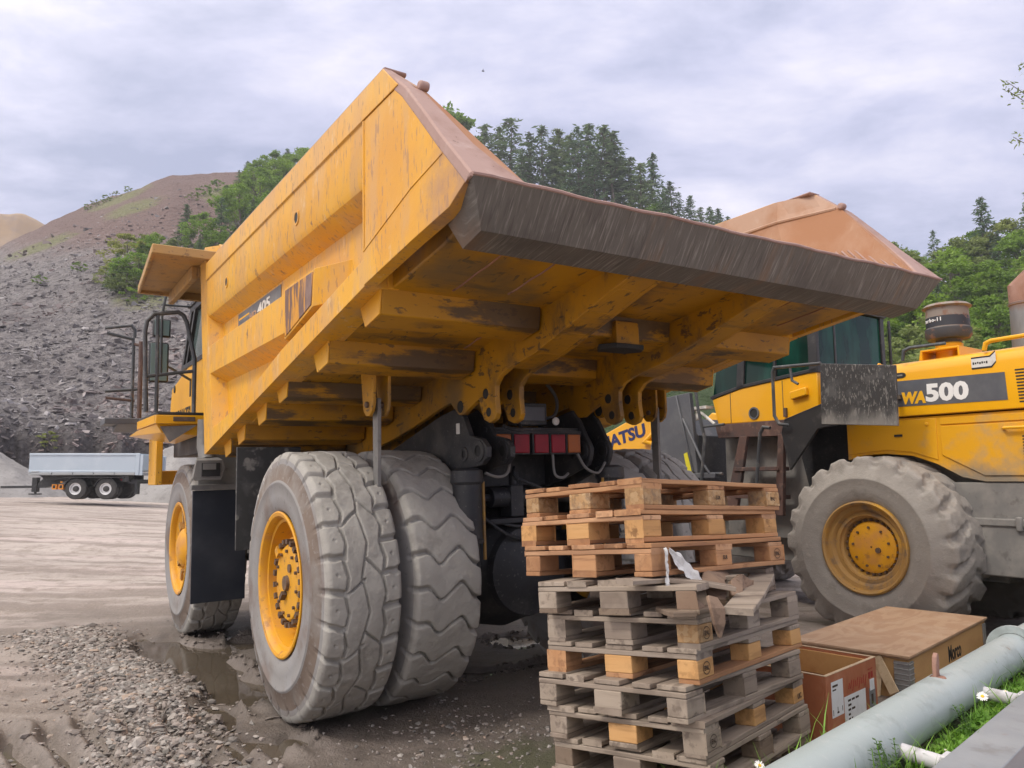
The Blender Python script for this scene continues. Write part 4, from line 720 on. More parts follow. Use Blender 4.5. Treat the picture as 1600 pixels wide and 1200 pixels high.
lrail([(-1.40, .45, 2.955), (-1.40, 1.08, 2.985), (-1.40, 1.11, 2.93), (-1.40, 1.11, 2.40), (-1.40, 1.05, 2.30), (-1.35, .95, 2.28)], .02)
lrail([(-1.40, 1.18, 2.26), (-1.40, 1.28, 2.275), (-1.40, 1.33, 2.20), (-1.40, 1.41, 1.63), (-1.40, 1.42, 1.45)], .022)
lrail([(-1.40, .86, 2.95), (-1.40, .84, 2.80), (-1.40, .76, 2.75)], .016)
lrail([(-1.0, -.28, 2.92), (-1.0, -.30, 3.03), (-.99, -.36, 3.055), (-.95, -.72, 3.055)], .018)
lrail([(-.97, -1.10, 2.92), (-.97, -1.12, 2.99), (-.97, -1.17, 3.01), (-.97, -2.2, 3.03)], .022, 'yelld')
lrail([(-1.15, 2.62, 3.1), (-1.15, 2.55, 2.6), (-1.15, 2.45, 2.2), (-1.15, 2.55, 1.5)], .022); lrail([(-1.15, 2.45, 2.36), (-1.15, 2.1, 2.37)], .018); lrail([(-1.10, 2.9, 1.72), (-1.10, 2.2, 1.72)], .02)
# rusty step bracket under the cab, ladder
b = MB(); b.px([(2.35, 2.38), (1.0, 2.38), (1.0, 2.30), (1.25, 2.18), (2.30, 2.20)], -1.05, -.90); b.px([(1.9, 2.2), (1.78, 2.2), (2.0, 1.2), (2.2, 1.2)], -1.10, -1.04); b.px([(1.30, 2.2), (1.22, 2.2), (1.28, 1.2), (1.40, 1.2)], -1.10, -1.04)
for z in (1.75, 1.4): b.box(-1.12, -.9, 1.3, 2.0, z, z+.05)
b.build('step_bracket', mat('dark_rusty_bracket', (.10, .055, .045), .75, [dict(c=(.05, .04, .04), s=5, lo=.45, hi=.65, a=.8), dict(c=(.20, .12, .09), s=9, lo=.55, hi=.65, a=.6)], rnd=False), ld, .006)
b = MB(); b.px([(3.3, 1.2), (3.2, 2.3), (3.6, 2.6), (3.9, 1.3)], -.45, .45); b.build('boom_tower', M['frame'], ld, .01)
b = MB(); b.px([(1.05, 2.36), (.35, 2.55), (.35, 2.25), (.60, 2.22), (1.0, 1.75), (1.1, 2.2)], -1.30, -1.26); b.px([(1.05, 2.36), (.35, 2.56), (.35, 2.53), (1.05, 2.33)], -1.3, -.95); b.build('rear_mudguard', M['black'], ld, .006)
b = MB(); b.box(-1.16, -1.1, 1.46, 1.54, 1.52, 1.58); b.build('marker_lamp', M['amber'], ld)
# pre-cleaner and exhaust
c = (-.55, -.56, 0)
b = MB(); b.lathe(c, (0, 0, 1), [(3.10, .12), (3.155, .13), (3.16, .205), (3.20, .228), (3.27, .228), (3.285, .212), (3.50, .208), (3.505, .235), (3.515, .245), (3.545, .21), (3.56, .02)], 40)
b.lathe(c, (0, 0, 1), [(3.29, .2135), (3.40, .2125)], 40, 1, cap=False)
pc = b.build('pre_cleaner', [mat('rusty_air_cleaner', (.24, .20, .17), .6, [dict(c=(.035, .04, .05), k='z', lo=3.30, hi=3.27, a=.9, mul=dict(s=5, amt=.06)), dict(c=(.21, .11, .07), s=7, lo=.52, hi=.62, a=.85)], rnd=False), mat('dark_band', (.03, .032, .04), .5, [dict(c=(.30, .16, .12), s=9, lo=.55, hi=.62, a=.9)], rnd=False)], ld)
b = MB(); b.lathe(c, (0, 0, 1), [(2.90, .14), (3.09, .135), (3.10, .14), (3.12, .12)], 30); b.px([(-.35, 2.93), (-.37, 3.03), (-.39, 3.03), (-.39, 2.93)], -.80, -.30); b.px([(-.76, 2.93), (-.76, 3.04), (-.78, 3.03), (-.78, 2.93)], -.80, -.30); b.box(-.80, -.30, -.78, -.37, 3.02, 3.04)
b.build('cleaner_mount', M['yelld'], ld, .004)
for i, ch in enumerate('turbo-II'):
    a = R_(-52+i*8.5); u = Vector((-math.cos(a), math.sin(a)*-1, 0)); p = Vector(c)+u*.2145; text('cleaner_lettering', ch, axes((p.x, p.y, 3.345), Vector((0, 0, 1)).cross(u), (0, 0, 1)), .055, M['white'], pc, None, .002, .0015)
c = (-.30, -1.24, 0)
b = MB(); b.lathe(c, (0, 0, 1), [(2.88, .155), (3.44, .15), (3.45, .16), (3.47, .16), (3.475, .15)], 32); ex = b.build('exhaust_stack', mat('sooty_exhaust', (.16, .165, .175), .5, [dict(c=(.27, .28, .29), s=3, lo=.4, hi=.7, a=.7, st=(1, 1, .3)), dict(c=(.2, .12, .09), k='z', lo=3.36, hi=3.46, a=.8, mul=dict(s=9, amt=.2, st=(1, 1, .3)))], metal=.3, rnd=False), ld)
b = MB(); v = Vector((.35, -.80, .15)).normalized()
b.tube([(c[0], c[1], 3.475), (c[0], c[1], 3.60), (c[0]+.05, c[1]-.11, 3.72), (c[0]+.16, c[1]-.36, 3.80)], [.15, .152, .155, .16], 28, cap=False); b.build('exhaust_elbow', M['rust'], ex)
# boom, bucket linkage
b = MB()
arm = [(3.2, 1.75), (3.35, 2.05), (3.62, 2.50), (3.80, 2.72), (3.98, 2.76), (4.12, 2.66), (4.5, 2.54), (5.5, 2.22), (6.3, 1.5), (6.9, .7), (6.7, .5), (6.1, 1.0), (5.4, 1.75), (4.4, 2.06), (3.8, 1.9), (3.5, 1.5)]
b.px(arm, -.80, -.72); b.px(arm, .72, .80); b.box(-.72, .72, 5.5, 5.7, 1.75, 1.95)
bo = b.build('lift_arm', M['yelld'], ld, .02)
text('arm_lettering', 'KOMATSU', axes((-.803, 5.55, 2.03), (0, -1, .19), (0, .19, 1)), .27, M['blue'], bo, 1.62, .011)
b = MB(); b.cyl((-.62, 5.2, 2.02), (-.62, 3.9, 2.02), .085, 16); b.cyl((-.80, 5.3, 1.98), (-.80, 4.1, 2.02), .075, 14); b.build('hydraulic_cylinder', M['rust'], bo)
b = MB(); b.tube([(-.83, 3.55, 2.62), (-.83, 3.75, 2.35), (-.83, 3.9, 2.22), (-.83, 3.4, 2.1)], .05, 10); b.lathe((-.84, 3.9, 2.66), (1, 0, 0), [(0, .09), (.03, .09)], 16); b.build('arm_pivot', M['yelld'], bo, .006)
b = MB(); b.px([(6.4, .3), (6.7, 1.3), (7.3, 1.5), (8.0, .35), (7.9, .28), (6.6, .12)], -1.6, 1.6); b.build('bucket', M['greyp'], ld, .02)
b = MB(); b.px([(3.30, 2.82), (2.74, 2.86), (2.62, 1.72), (3.42, 2.0), (3.48, 2.7)], -1.12, -1.05); b.px([(3.36, 2.84), (3.30, 2.85), (3.5, 2.0), (3.56, 2.0)], -1.12, -.6); b.tube([(-1.13, 2.98, 2.84), (-1.13, 2.70, 1.75)], .018, 7); b.tube([(-1.13, 2.86, 2.5), (-1.13, 2.50, 1.85), (-1.13, 2.4, 1.72)], .02, 7); b.box(-1.14, -1.05, 2.3, 2.85, 1.66, 1.73)
b.build('front_fender', M['decal'], ld, .01)
b = MB(); b.px([(2.86, 2.0), (2.80, 2.02), (2.70, 1.74), (2.80, 1.74)], -1.135, -1.12); b.build('warning_sticker', mat('fluorescent_yellow', (.70, .62, .03), .5, rnd=False), ld)
b = MB(); b.lathe((-1.0, 2.72, 2.52), (-1, 0, 0), [(0, .055), (.02, .05), (.03, .02)], 14); b.tube([(-1.0, 2.8, 2.62), (-1.02, 2.6, 2.56), (-1.0, 2.4, 2.4)], .02, 8); b.box(-1.05, -.9, 2.5, 2.8, 2.62, 2.66); b.build('front_lamp', [M['dwhite'], ], ld)

# ------------------------------------------------------------------ the tipper trailer far across the yard
TRM = Matrix.Translation((-20.3, 36.3, .72))
tr = thing('tipper_trailer', 'silver-blue two-axle tipper trailer standing unhitched across the yard', 'trailer', TRM)
b = MB(); b.box(-2.63, 2.63, 0, 2.4, 1.33, 2.17); b.box(-2.62, 2.55, -.04, 0, 2.08, 2.19); b.box(-2.62, 2.55, -.03, 0, 1.28, 1.38); b.box(2.45, 2.63, -.05, 0, 1.15, 2.19)
tb = b.build('tipper_body', M['trailer'], tr, .02)
b = MB()
for i in range(5): x = -2.45+i*.99; b.box(x, x+.93, -.05, 0, 1.17, 1.28)
b.box(-2.45, -2.1, -.06, 0, 1.29, 1.34); b.box(-2.6, 2.5, .0, 2.4, 1.15, 1.28); tb2 = b.build('load_deck', M['trailerd'], tr, .01)
b = MB(); b.box(2.63, 2.72, .1, 2.3, 1.4, 2.1); b.box(2.63, 2.78, -.02, .08, 1.15, 2.12); b.box(2.63, 2.78, 2.32, 2.42, 1.15, 2.12); b.build('tailgate', M['trailer'], tr, .01)
b = MB(); b.box(-2.3, 2.0, .6, .8, .92, 1.15); b.box(-2.3, 2.0, 1.6, 1.8, .92, 1.15); b.py([(-2.6, .95), (-2.2, 1.12), (-1.2, 1.12), (-1.3, .92), (-2.4, .55), (-4.6, .52), (-4.6, .64), (-2.9, .66)], 1.05, 1.35); b.box(-3.05, -2.8, 1.0, 1.25, .35, 1.05); b.box(-3.15, -2.7, .95, 1.3, .22, .28); b.cyl((-2.92, 1.12, .25), (-2.92, 1.12, .5), .06, 8)
b.box(-1.0, 1.9, .0, .5, 1.03, 1.07); b.box(2.0, 2.4, .3, 2.1, .75, .95); b.box(2.3, 2.42, .3, .6, .25, .75); b.box(1.75, 2.1, .1, .5, .85, 1.12)
b.build('drawbar_chassis', M['black'], tr, .01)
b = MB(); b.lathe((0, 0, 0), (0, 1, 0), [(.0, .26), (.0, .30), (.01, .46), (.03, .50), (.26, .50), (.29, .45), (.29, .1)], 28, cap=False); tw = b.mesh('tyre', M['tyretr'], smooth=40)
b = MB(); b.lathe((0, 0, 0), (0, 1, 0), [(.0, .265), (-.01, .28), (.0, .25), (.07, .23), (.07, .14)], 28, 0, cap=False); b.lathe((0, 0, 0), (0, 1, 0), [(.07, .14), (.0, .13), (-.02, .09), (-.02, .01)], 20, 1, cap=False)
twr = b.mesh('rim', [M['chrome'], M['tyretr']], smooth=30)
for x in (-.42, 1.02):
    for y, f in ((.12, 1), (2.28, -1), (.48, 1), (1.92, -1)):
        w = link('wheel', twr, tr); w.matrix_local = Matrix.Translation((x, y, .51)) @ Matrix.Rotation(0 if f > 0 else math.pi, 4, 'Z'); link('tyre', tw, w)
for x in (-.42, 1.02):
    b = MB(); Q = [(x+.56*math.cos(a), .51+.56*math.sin(a)) for a in np.linspace(R_(10), R_(170), 14)]; Q2 = [(x+.53*math.cos(a), .51+.53*math.sin(a)) for a in np.linspace(R_(170), R_(10), 14)]
    b.py(Q+Q2, .08, .62); b.build('wheel_arch', M['black'], tr)
for x in (-1.45, -1.13):
    b = MB(); b.box(x-.11, x+.11, .15, .3, .48, .72); b.box(x-.06, x+.06, .14, .15, .54, .68, 1); b.build('wheel_chock', [M['orange'], M['ink']], tr, .01)
b = MB(); b.cyl((-1.08, .1, .8), (-1.08, .1, .86), .05, 8); b.build('side_marker', M['orange'], tr); b = MB(); b.box(1.72, 1.80, .1, .16, .9, .98); b.build('rear_marker', M['red'], tr)
# ------------------------------------------------------------------ ground, puddles, hills
TKI = TK.inverted()
def trk(x, y):
    dx = x-TK[0][3]; dy = y-TK[1][3]; th = .5846
    return dx*math.cos(th)+dy*math.sin(th), -dx*math.sin(th)+dy*math.cos(th)
def segd(x, y, pts):
    best = np.full(np.shape(x), 1e9)
    for (x0, y0), (x1, y1) in zip(pts, pts[1:]):
        dx, dy = x1-x0, y1-y0; t = np.clip(((x-x0)*dx+(y-y0)*dy)/(dx*dx+dy*dy), 0, 1); best = np.minimum(best, np.hypot(x-x0-t*dx, y-y0-t*dy))
    return best
RIDGE = [(-5.4, 9.0), (-4.6, 8.2), (-3.95, 7.4), (-3.25, 6.6), (-2.65, 5.8), (-2.2, 5.0), (-1.95, 4.4), (-1.65, 3.6)]
PUD = [([(-3.75, 8.35), (-3.1, 7.55), (-2.55, 6.8), (-2.05, 6.2)], .34), ([(-2.15, 5.75), (-1.85, 5.4), (-1.55, 5.05)], .22), ([(-3.3, 8.5), (-2.5, 7.9)], .26), ([(.0, 7.8), (.9, 7.9)], .30), ([(-.3, 6.6), (.3, 6.9)], .2)]
def pud(x, y):
    p = np.zeros(np.shape(x))
    for pts, w in PUD: p = np.maximum(p, 1-sstep(w*.45, w*1.25, segd(x, y, pts)+.16*fbm(x*1.7, y*1.7, 3, 31)))
    return p
def base_g(x, y):
    X, Y = trk(x, y); d = np.hypot(x, y)
    w = (1-sstep(2.6, 5, np.abs(X)))*(1-sstep(5, 9, np.abs(Y-1.9)))
    return .028*np.clip(X, -2.2, 2.2)*w+.72*sstep(11, 36, d)*sstep(-.2, -.9, np.arctan2(x, np.maximum(y, .01)))**.7*(y > 0)+.012*np.maximum(d-36, 0)
def ground_z(x, y):
    X, Y = trk(x, y); d = np.hypot(x, y); z = base_g(x, y)
    near = 1-sstep(14, 40, d)
    under = (1-sstep(2.1, 2.9, np.abs(X)))*(1-sstep(5, 7, np.abs(Y-1)))
    z = z+near*(.022*fbm(x*1.1, y*1.1, 4, 41)+.006*fbm(x*6, y*6, 4, 43))*(1-.55*under)
    z = z+.05*sstep(4, 12, d)*fbm(x*.10, y*.9, 4, 47)*(1-under)*(1-.5*sstep(20, 40, d))
    # tyre-lug track at the lower left
    u = (x+3.0)*.80+(y-4.6)*.60; v = -(x+3.0)*.60+(y-4.6)*.80
    tr_ = (1-sstep(.5, .95, np.abs(v+.05+.1*vnoise(u*1.3, u*0, 3))))*(1-sstep(1.3, 2.2, np.abs(u+.2)))
    z = z+tr_*(.06*np.sin(u*2*math.pi/.21+1.2*v+.8*vnoise(u*3, v*3, 8))-.015)
    r = segd(x, y, RIDGE); z = z+.10*np.exp(-(r/.42)**2)*(.7+.4*fbm(x*2, y*2, 3, 51))*(1-.6*sstep(7.2, 9.5, y))
    p = pud(x, y); z = z-.085*p+.05*np.exp(-((p-.25)/.14)**2)*(.6+.9*fbm(x*5, y*5, 4, 53))
    # keep the tyres' footprints level
    for wx, wy in ((-1.5, 0), (1.5, 0), (-1.5, 3.75), (1.5, 3.75)):
        k = (1-sstep(.45, .75, np.abs(X-wx)))*(1-sstep(.12, .45, np.abs(Y-wy))); z = z*(1-k)+(.028*X-.012)*k
    return z
az = np.concatenate([np.linspace(-180, -44, 60, endpoint=False), np.linspace(-44, 42, 700, endpoint=False), np.linspace(42, 180, 60, endpoint=False)])
rr = np.concatenate([[.15, .6, 1.2, 1.8, 2.4, 3.0], 3.3*1.0066**np.arange(0, 455), 3.3*1.0066**455*1.12**np.arange(1, 32)])
A, Rg = np.meshgrid(np.radians(az), rr, indexing='ij'); GX = Rg*np.sin(A); GY = Rg*np.cos(A); GZ = ground_z(GX, GY)
na, nr = GX.shape; I = np.arange(na)[:, None]; J = np.arange(nr-1)[None]; I2 = (I+1) % na
F = np.stack([I*nr+J, I2*nr+J, I2*nr+J+1, I*nr+J+1], -1).reshape(-1, 4)
V = np.stack([GX, GY, GZ], -1).reshape(-1, 3)
me = npmesh('ground', V, F, M['mud'], True)
Xt, Yt = trk(GX, GY)
wet = np.clip(pud(GX, GY)*1.1, 0, 1.1)
wet = np.maximum(wet, .95*(1-sstep(2.2, 3.6, np.abs(Xt)))*(1-sstep(2.2, 5.2, np.abs(Yt-1.2)))); wet = np.maximum(wet, .62*(1-sstep(.5, 1.8, segd(GX, GY, RIDGE))))
wet = np.maximum(wet, .8*(1-sstep(.5, 1.6, np.hypot(GX+3.1, GY-4.7)))); wet = np.maximum(wet, .7*(1-sstep(2, 4.5, np.hypot(GX-3, GY-7))))
at = me.attributes.new('wet', 'FLOAT', 'POINT'); at.data.foreach_set('value', wet.ravel())
at = me.attributes.new('moss', 'FLOAT', 'POINT'); at.data.foreach_set('value', (1-sstep(.3, 1.3, np.hypot(GX-.35, GY-4.3))).ravel())
kind(link('ground', me))
kind(MB().add([(-4.7, 4.5, -.097), (-1.0, 4.5, -.097), (-1.0, 9.3, -.097), (-4.7, 9.3, -.097)], [(0, 1, 2, 3)]).build('puddle_water', M['water'], fix=False, smooth=None))
for k, (pts, w) in enumerate(PUD[3:]):
    cx = np.mean([p[0] for p in pts]); cy = np.mean([p[1] for p in pts])
    ang = np.linspace(0, 2*math.pi, 60, endpoint=False); d0 = Vector((pts[-1][0]-pts[0][0], pts[-1][1]-pts[0][1])); hl = d0.length/2+w*1.35; d0.normalize(); hw = w*1.5
    b = MB(); zt = float(base_g(np.array([cx]), np.array([cy]))[0])-.038
    b.add([(cx+d0.x*hl*math.cos(a)-d0.y*hw*math.sin(a), cy+d0.y*hl*math.cos(a)+d0.x*hw*math.sin(a), zt) for a in ang], [tuple(range(60))])
    kind(b.build('puddle_water', M['water'], fix=False, smooth=None))
def pray(px, py):
    c = np.array([(px-800)/FPX, 1, -(py-600)/FPX]); cp, sp = math.cos(PITCH), math.sin(PITCH)
    x, y, z = c[0], cp-sp*c[2], sp+cp*c[2]; return math.atan2(x, y), z/math.hypot(x, y)
def prof(tab):
    a = [pray(px, py) for px, py in tab]; return [q[0] for q in a], [q[1] for q in a]
RA, RT = prof([(-400, 480), (0, 387), (80, 347), (130, 327), (200, 298), (270, 275), (360, 271), (410, 264), (470, 264), (600, 275), (730, 300), (860, 325), (1000, 350), (1140, 380), (1260, 430), (1400, 470), (1500, 450), (1600, 440), (2000, 420)])
RRA = [pray(p, 600)[0] for p in (-400, 420, 700, 1140, 1380, 2000)]; RRV = [230, 225, 190, 165, 128, 128]; RFV = [62, 60, 60, 60, 52, 50]
rng_r = lambda a: np.interp(a, RRA, RRV); rng_f = lambda a: np.interp(a, RRA, RFV)
PXA = lambda a: np.tan(a)*FPX+800
def hill_z(a, r):
    rf = rng_f(a); rf = rf+1.5*fbm(a*40, a*0, 3, 61)*np.exp(-np.clip(r-rf, 0, 60)/3.); r1 = rng_r(a); zr = CAM_H+r1*np.interp(a, RA, RT); x = r*np.sin(a); y = r*np.cos(a)
    zf = base_g(x, y)-.3; t = np.clip((r-rf)/(r1-rf), -.2, 1.6)
    rough = sstep(0, .06, t); left = 1-sstep(420, 620, PXA(a))
    cl = left*3.6*sstep(0, .012, t)*(1+.12*fbm(a*25, a*0, 4, 63))+(1-left)*1.0*sstep(0, .02, t)
    z = zf*(t < 1e9)+cl+np.clip(t, 0, 1)*(zr-zf-cl)*(1+0*t)+np.where(t > 1, -(t-1)*(zr-zf)*.6, 0)
    z = z+rough*left*(.75*fbm(x/7, y/7, 3, 71)+.16*np.abs(fbm(x/1.1, y/1.1, 4, 73)))*(1-.35*np.clip(t, 0, 1))+rough*(1-left)*.9*fbm(x/6, y/6, 3, 75)
    return np.where(t <= 0, zf-.5, z), t
az = np.concatenate([np.radians(np.linspace(-62, -41, 70, endpoint=False)), np.radians(np.linspace(-41, -10, 560, endpoint=False)), np.radians(np.linspace(-10, 62, 240))])
tt = np.concatenate([[-.02, -.004], np.linspace(0, .02, 16), np.linspace(.02, .35, 190)[1:], np.linspace(.35, 1.0, 150)[1:], [1.03, 1.1, 1.3, 1.6]])
A, TT = np.meshgrid(az, tt, indexing='ij'); Rg = rng_f(A)+(rng_r(A)-rng_f(A))*TT; HX = Rg*np.sin(A); HY = Rg*np.cos(A); HZ, T_ = hill_z(A, Rg)
HZ[:, 0] -= 1.5
na, nr = HX.shape; I = np.arange(na-1)[:, None]; J = np.arange(nr-1)[None]
F = np.stack([I*nr+J, (I+1)*nr+J, (I+1)*nr+J+1, I*nr+J+1], -1).reshape(-1, 4)
me = npmesh('hill', np.stack([HX, HY, HZ], -1).reshape(-1, 3), F, M['hill'], True)
P_ = PXA(A)
# visible height fraction: image row that each spot takes, for patches of turf and brown spoil
row = 600-FPX*((HZ-CAM_H)*math.cos(PITCH)-HY*math.sin(PITCH))/np.maximum(HY*math.cos(PITCH)+(HZ-CAM_H)*math.sin(PITCH), 1)
blob = lambda cx, cy, rx, ry, an=0: np.exp(-(((P_-cx)*math.cos(an)+(row-cy)*math.sin(an))/rx)**2-((-(P_-cx)*math.sin(an)+(row-cy)*math.cos(an))/ry)**2)
veg = np.maximum.reduce([blob(185, 325, 55, 11, -.3), blob(40, 385, 70, 9, -.36), blob(160, 312, 60, 7, -.36), blob(330, 300, 40, 12, -.2), .8*blob(210, 460, 70, 35), .7*blob(200, 290, 25, 6)])
for n, val in (('veg', veg), ('top', sstep(440, 330, row)*(1-sstep(430, 560, P_))), ('wood', np.maximum(sstep(420, 520, P_), blob(400, 330, 55, 60, 0)*1.0)), ('cliff', sstep(.055, .0, T_)*(1-sstep(430, 560, P_)))):
    q = me.attributes.new(n, 'FLOAT', 'POINT'); q.data.foreach_set('value', np.broadcast_to(val, HX.shape).astype(float).ravel())
kind(link('hill', me))
def on_hill(px, py):
    a, tg = pray(px, py); r = np.linspace(rng_f(a)+.5, rng_r(a)+3, 700); z, _ = hill_z(np.full_like(r, a), r)
    e_ = (z-CAM_H)/r; k = np.argmax(e_ >= tg) if (e_ >= tg).any() else int(np.argmax(e_))
    return Vector((r[k]*math.sin(a), r[k]*math.cos(a), z[k]-.1)), float(r[k]*math.cos(a))
# far quarry shoulder
FA, FT = prof([(-500, 380), (-200, 336), (0, 335), (30, 333), (55, 341), (80, 352), (110, 372), (160, 420)])
a_ = np.linspace(FA[0], FA[-1], 90); t_ = np.linspace(0, 1.4, 40); A, TT = np.meshgrid(a_, t_, indexing='ij'); Rg = 330+80*TT
Z = 5+(CAM_H+410*np.interp(A, FA, FT)-5)*np.where(TT < 1, TT**.8, 2-TT)+1.5*fbm(Rg/20, A*30, 4, 81)*np.minimum(TT, 1)
na, nr = A.shape; I = np.arange(na-1)[:, None]; J = np.arange(nr-1)[None]; F = np.stack([I*nr+J, (I+1)*nr+J, (I+1)*nr+J+1, I*nr+J+1], -1).reshape(-1, 4)
kind(link('hill', npmesh('far_hill', np.stack([Rg*np.sin(A), Rg*np.cos(A), Z], -1).reshape(-1, 3), F, M['farhill'], True)))
# loose slate slabs down the spoil slope
def rotm(n): 
    q = rng.normal(size=(n, 4)); q /= np.linalg.norm(q, axis=1)[:, None]; w, x, y, z = q.T
    return np.stack([np.stack([1-2*(y*y+z*z), 2*(x*y-z*w), 2*(x*z+y*w)], -1), np.stack([2*(x*y+z*w), 1-2*(x*x+z*z), 2*(y*z-x*w)], -1), np.stack([2*(x*z-y*w), 2*(y*z+x*w), 1-2*(x*x+y*y)], -1)], 1)
n = 17000; a = np.radians(rng.uniform(-42, -13, n)); t = rng.beta(.7, 2.3, n)*.85+.004; r = rng_f(a)+(rng_r(a)-rng_f(a))*t
z, _ = hill_z(a, r); sz = (.045+.24*rng.random(n)**5.5)*(.4+r/150)
cube = np.array([(i, j, k) for i in (-1, 1) for j in (-1, 1) for k in (-1, 1)], float); cf = np.array([(0, 1, 3, 2), (4, 6, 7, 5), (0, 4, 5, 1), (2, 3, 7, 6), (0, 2, 6, 4), (1, 5, 7, 3)])
shp = np.stack([1+.9*rng.random(n), .6+.5*rng.random(n), .14+.25*rng.random(n)], -1)
vv = cube[None]*shp[:, None]*(1+.25*rng.normal(size=(n, 8, 3))); e1 = np.array([0, 0, 1.]); Rm = rotm(n)
mixr = rng.random(n) < .45; tilt = rng.uniform(-.7, .5, n); ca, sa = np.cos(tilt), np.sin(tilt); yaw = rng.uniform(0, 6.28, n); cy, sy = np.cos(yaw), np.sin(yaw)
R2 = np.stack([np.stack([cy, -sy*ca, sy*sa], -1), np.stack([sy, cy*ca, -cy*sa], -1), np.stack([0*ca, sa, ca], -1)], 1); Rm[~mixr] = R2[~mixr]
vv = np.einsum('nij,nkj->nki', Rm, vv)*sz[:, None, None]+np.stack([r*np.sin(a), r*np.cos(a), z+.12*sz], -1)[:, None]
kind(link('slate_blocks', npmesh('slate_blocks', vv.reshape(-1, 3), (cf[None]+8*np.arange(n)[:, None, None]).reshape(-1, 4), M['slab'])), 'stuff')
# gravel: flat little stones on the ridge and scattered about
phi = (1+5**.5)/2; ico = np.array([(-1, phi, 0), (1, phi, 0), (-1, -phi, 0), (1, -phi, 0), (0, -1, phi), (0, 1, phi), (0, -1, -phi), (0, 1, -phi), (phi, 0, -1), (phi, 0, 1), (-phi, 0, -1), (-phi, 0, 1)])/1.9
icf = np.array([(0, 11, 5), (0, 5, 1), (0, 1, 7), (0, 7, 10), (0, 10, 11), (1, 5, 9), (5, 11, 4), (11, 10, 2), (10, 7, 6), (7, 1, 8), (3, 9, 4), (3, 4, 2), (3, 2, 6), (3, 6, 8), (3, 8, 9), (4, 9, 5), (2, 4, 11), (6, 2, 10), (8, 6, 7), (9, 8, 1)])
def stones(name, x, y, s, lift=.25):
    n = len(x); z = ground_z(x, y)
    sh = np.stack([.8+.7*rng.random(n), .6+.4*rng.random(n), .22+.45*rng.random(n)], -1)*(s*1.0)[:, None]
    v = ico[None]*sh[:, None]*(1+.22*rng.normal(size=(n, 12, 3)))
    ti = rng.normal(0, .45, n); ca, sa = np.cos(ti), np.sin(ti); yw = rng.uniform(0, 6.28, n); cy, sy = np.cos(yw), np.sin(yw)
    Rm = np.stack([np.stack([cy, -sy*ca, sy*sa], -1), np.stack([sy, cy*ca, -cy*sa], -1), np.stack([0*ca, sa, ca], -1)], 1)
    v = np.einsum('nij,nkj->nki', Rm, v)+np.stack([x, y, z+s*lift], -1)[:, None]
    kind(link(name, npmesh(name, v.reshape(-1, 3), (icf[None]+12*np.arange(n)[:, None, None]).reshape(-1, 3), M['stone'])), 'stuff')
seg = np.array(RIDGE); sl_ = np.hypot(*np.diff(seg, axis=0).T); cum = np.concatenate([[0], np.cumsum(sl_)])
def along(n, sd):
    t = rng.uniform(cum[1]*.3, cum[-1], n)**1.0; x = np.interp(t, cum, seg[:, 0]); y = np.interp(t, cum, seg[:, 1]); d = rng.normal(0, sd, n); return x+d*.75, y+d*.66
x, y = along(9500, .19); s = .010+.022*rng.random(len(x))**2; x2, y2 = along(2600, .36)
x3 = rng.uniform(-5, 1.5, 1500); y3 = rng.uniform(4., 9.5, 1500); k = pud(x3, y3) < .2; x3, y3 = x3[k], y3[k]
x4 = rng.normal(-.25, .35, 500); y4 = rng.normal(5.0, .35, 500)
s = np.concatenate([s, .007+.018*rng.random(len(x2))**3, .004+.012*rng.random(len(x3))**3, .005+.014*rng.random(500)**2])
big = rng.random(len(s)) < .018; s[big] *= 1.9
X_, Y_ = np.concatenate([x, x2, x3, x4]), np.concatenate([y, y2, y3, y4])
Xq, Yq = trk(X_, Y_); ok = ~((np.abs(np.abs(Xq)-1.5) < .42) & ((np.abs(Yq) < .35) | (np.abs(Yq-3.75) < .35))); stones('gravel', X_[ok], Y_[ok], s[ok])
# mud crumbs thrown up round the puddles
x = rng.uniform(-4, 1, 9000); y = rng.uniform(4.6, 8.6, 9000); p = pud(x, y); k = (p > .06) & (p < .42) & (rng.random(len(x)) < .8); x, y = x[k], y[k]
me_ = None
_st = M['stone']; M['stone'] = mat('mud_crumbs', (.135, .112, .096), .85, [dict(c=(.21, .18, .16), k='isl', lo=.4, hi=1, a=.9)], rnd=False); stones('mud_clods', x, y, .010+.022*rng.random(len(x))**2); M['stone'] = _st
# stockpiles behind the trailer
def heap(x, y, R0, h, label, seed):
    th = np.linspace(0, 2*math.pi, 72, endpoint=False); t = np.linspace(0, 1, 26); A, T = np.meshgrid(th, t, indexing='ij'); rad = R0*(1+.12*fbm(np.cos(A)*2+5, np.sin(A)*2+5, 3, seed))
    X = rad*T*np.cos(A); Y = rad*T*np.sin(A)*.8; Z = h*np.clip(1.04-T**1.1, 0, .94)*(1+.05*fbm(X, Y, 3, seed))-.25
    I = np.arange(72)[:, None]; J = np.arange(25)[None]; I2 = (I+1) % 72; F = np.stack([I*26+J, I*26+J+1, I2*26+J+1, I2*26+J], -1).reshape(-1, 4)
    o = link('gravel_heap', npmesh('gravel_heap', np.stack([X, Y, Z], -1).reshape(-1, 3), F, M['heap'], True)); o.location = (x, y, float(base_g(np.array([x]), np.array([y]))[0])); tag(o, label, 'gravel heap', 'gravel heaps')
heap(-31.5, 46, 4.6, 3.0, 'grey gravel heap by the drawbar end of the silver trailer, at the far left', 5); heap(-20.6, 47, 6.2, 3.7, 'grey gravel heap behind the tailgate end of the silver trailer', 6)
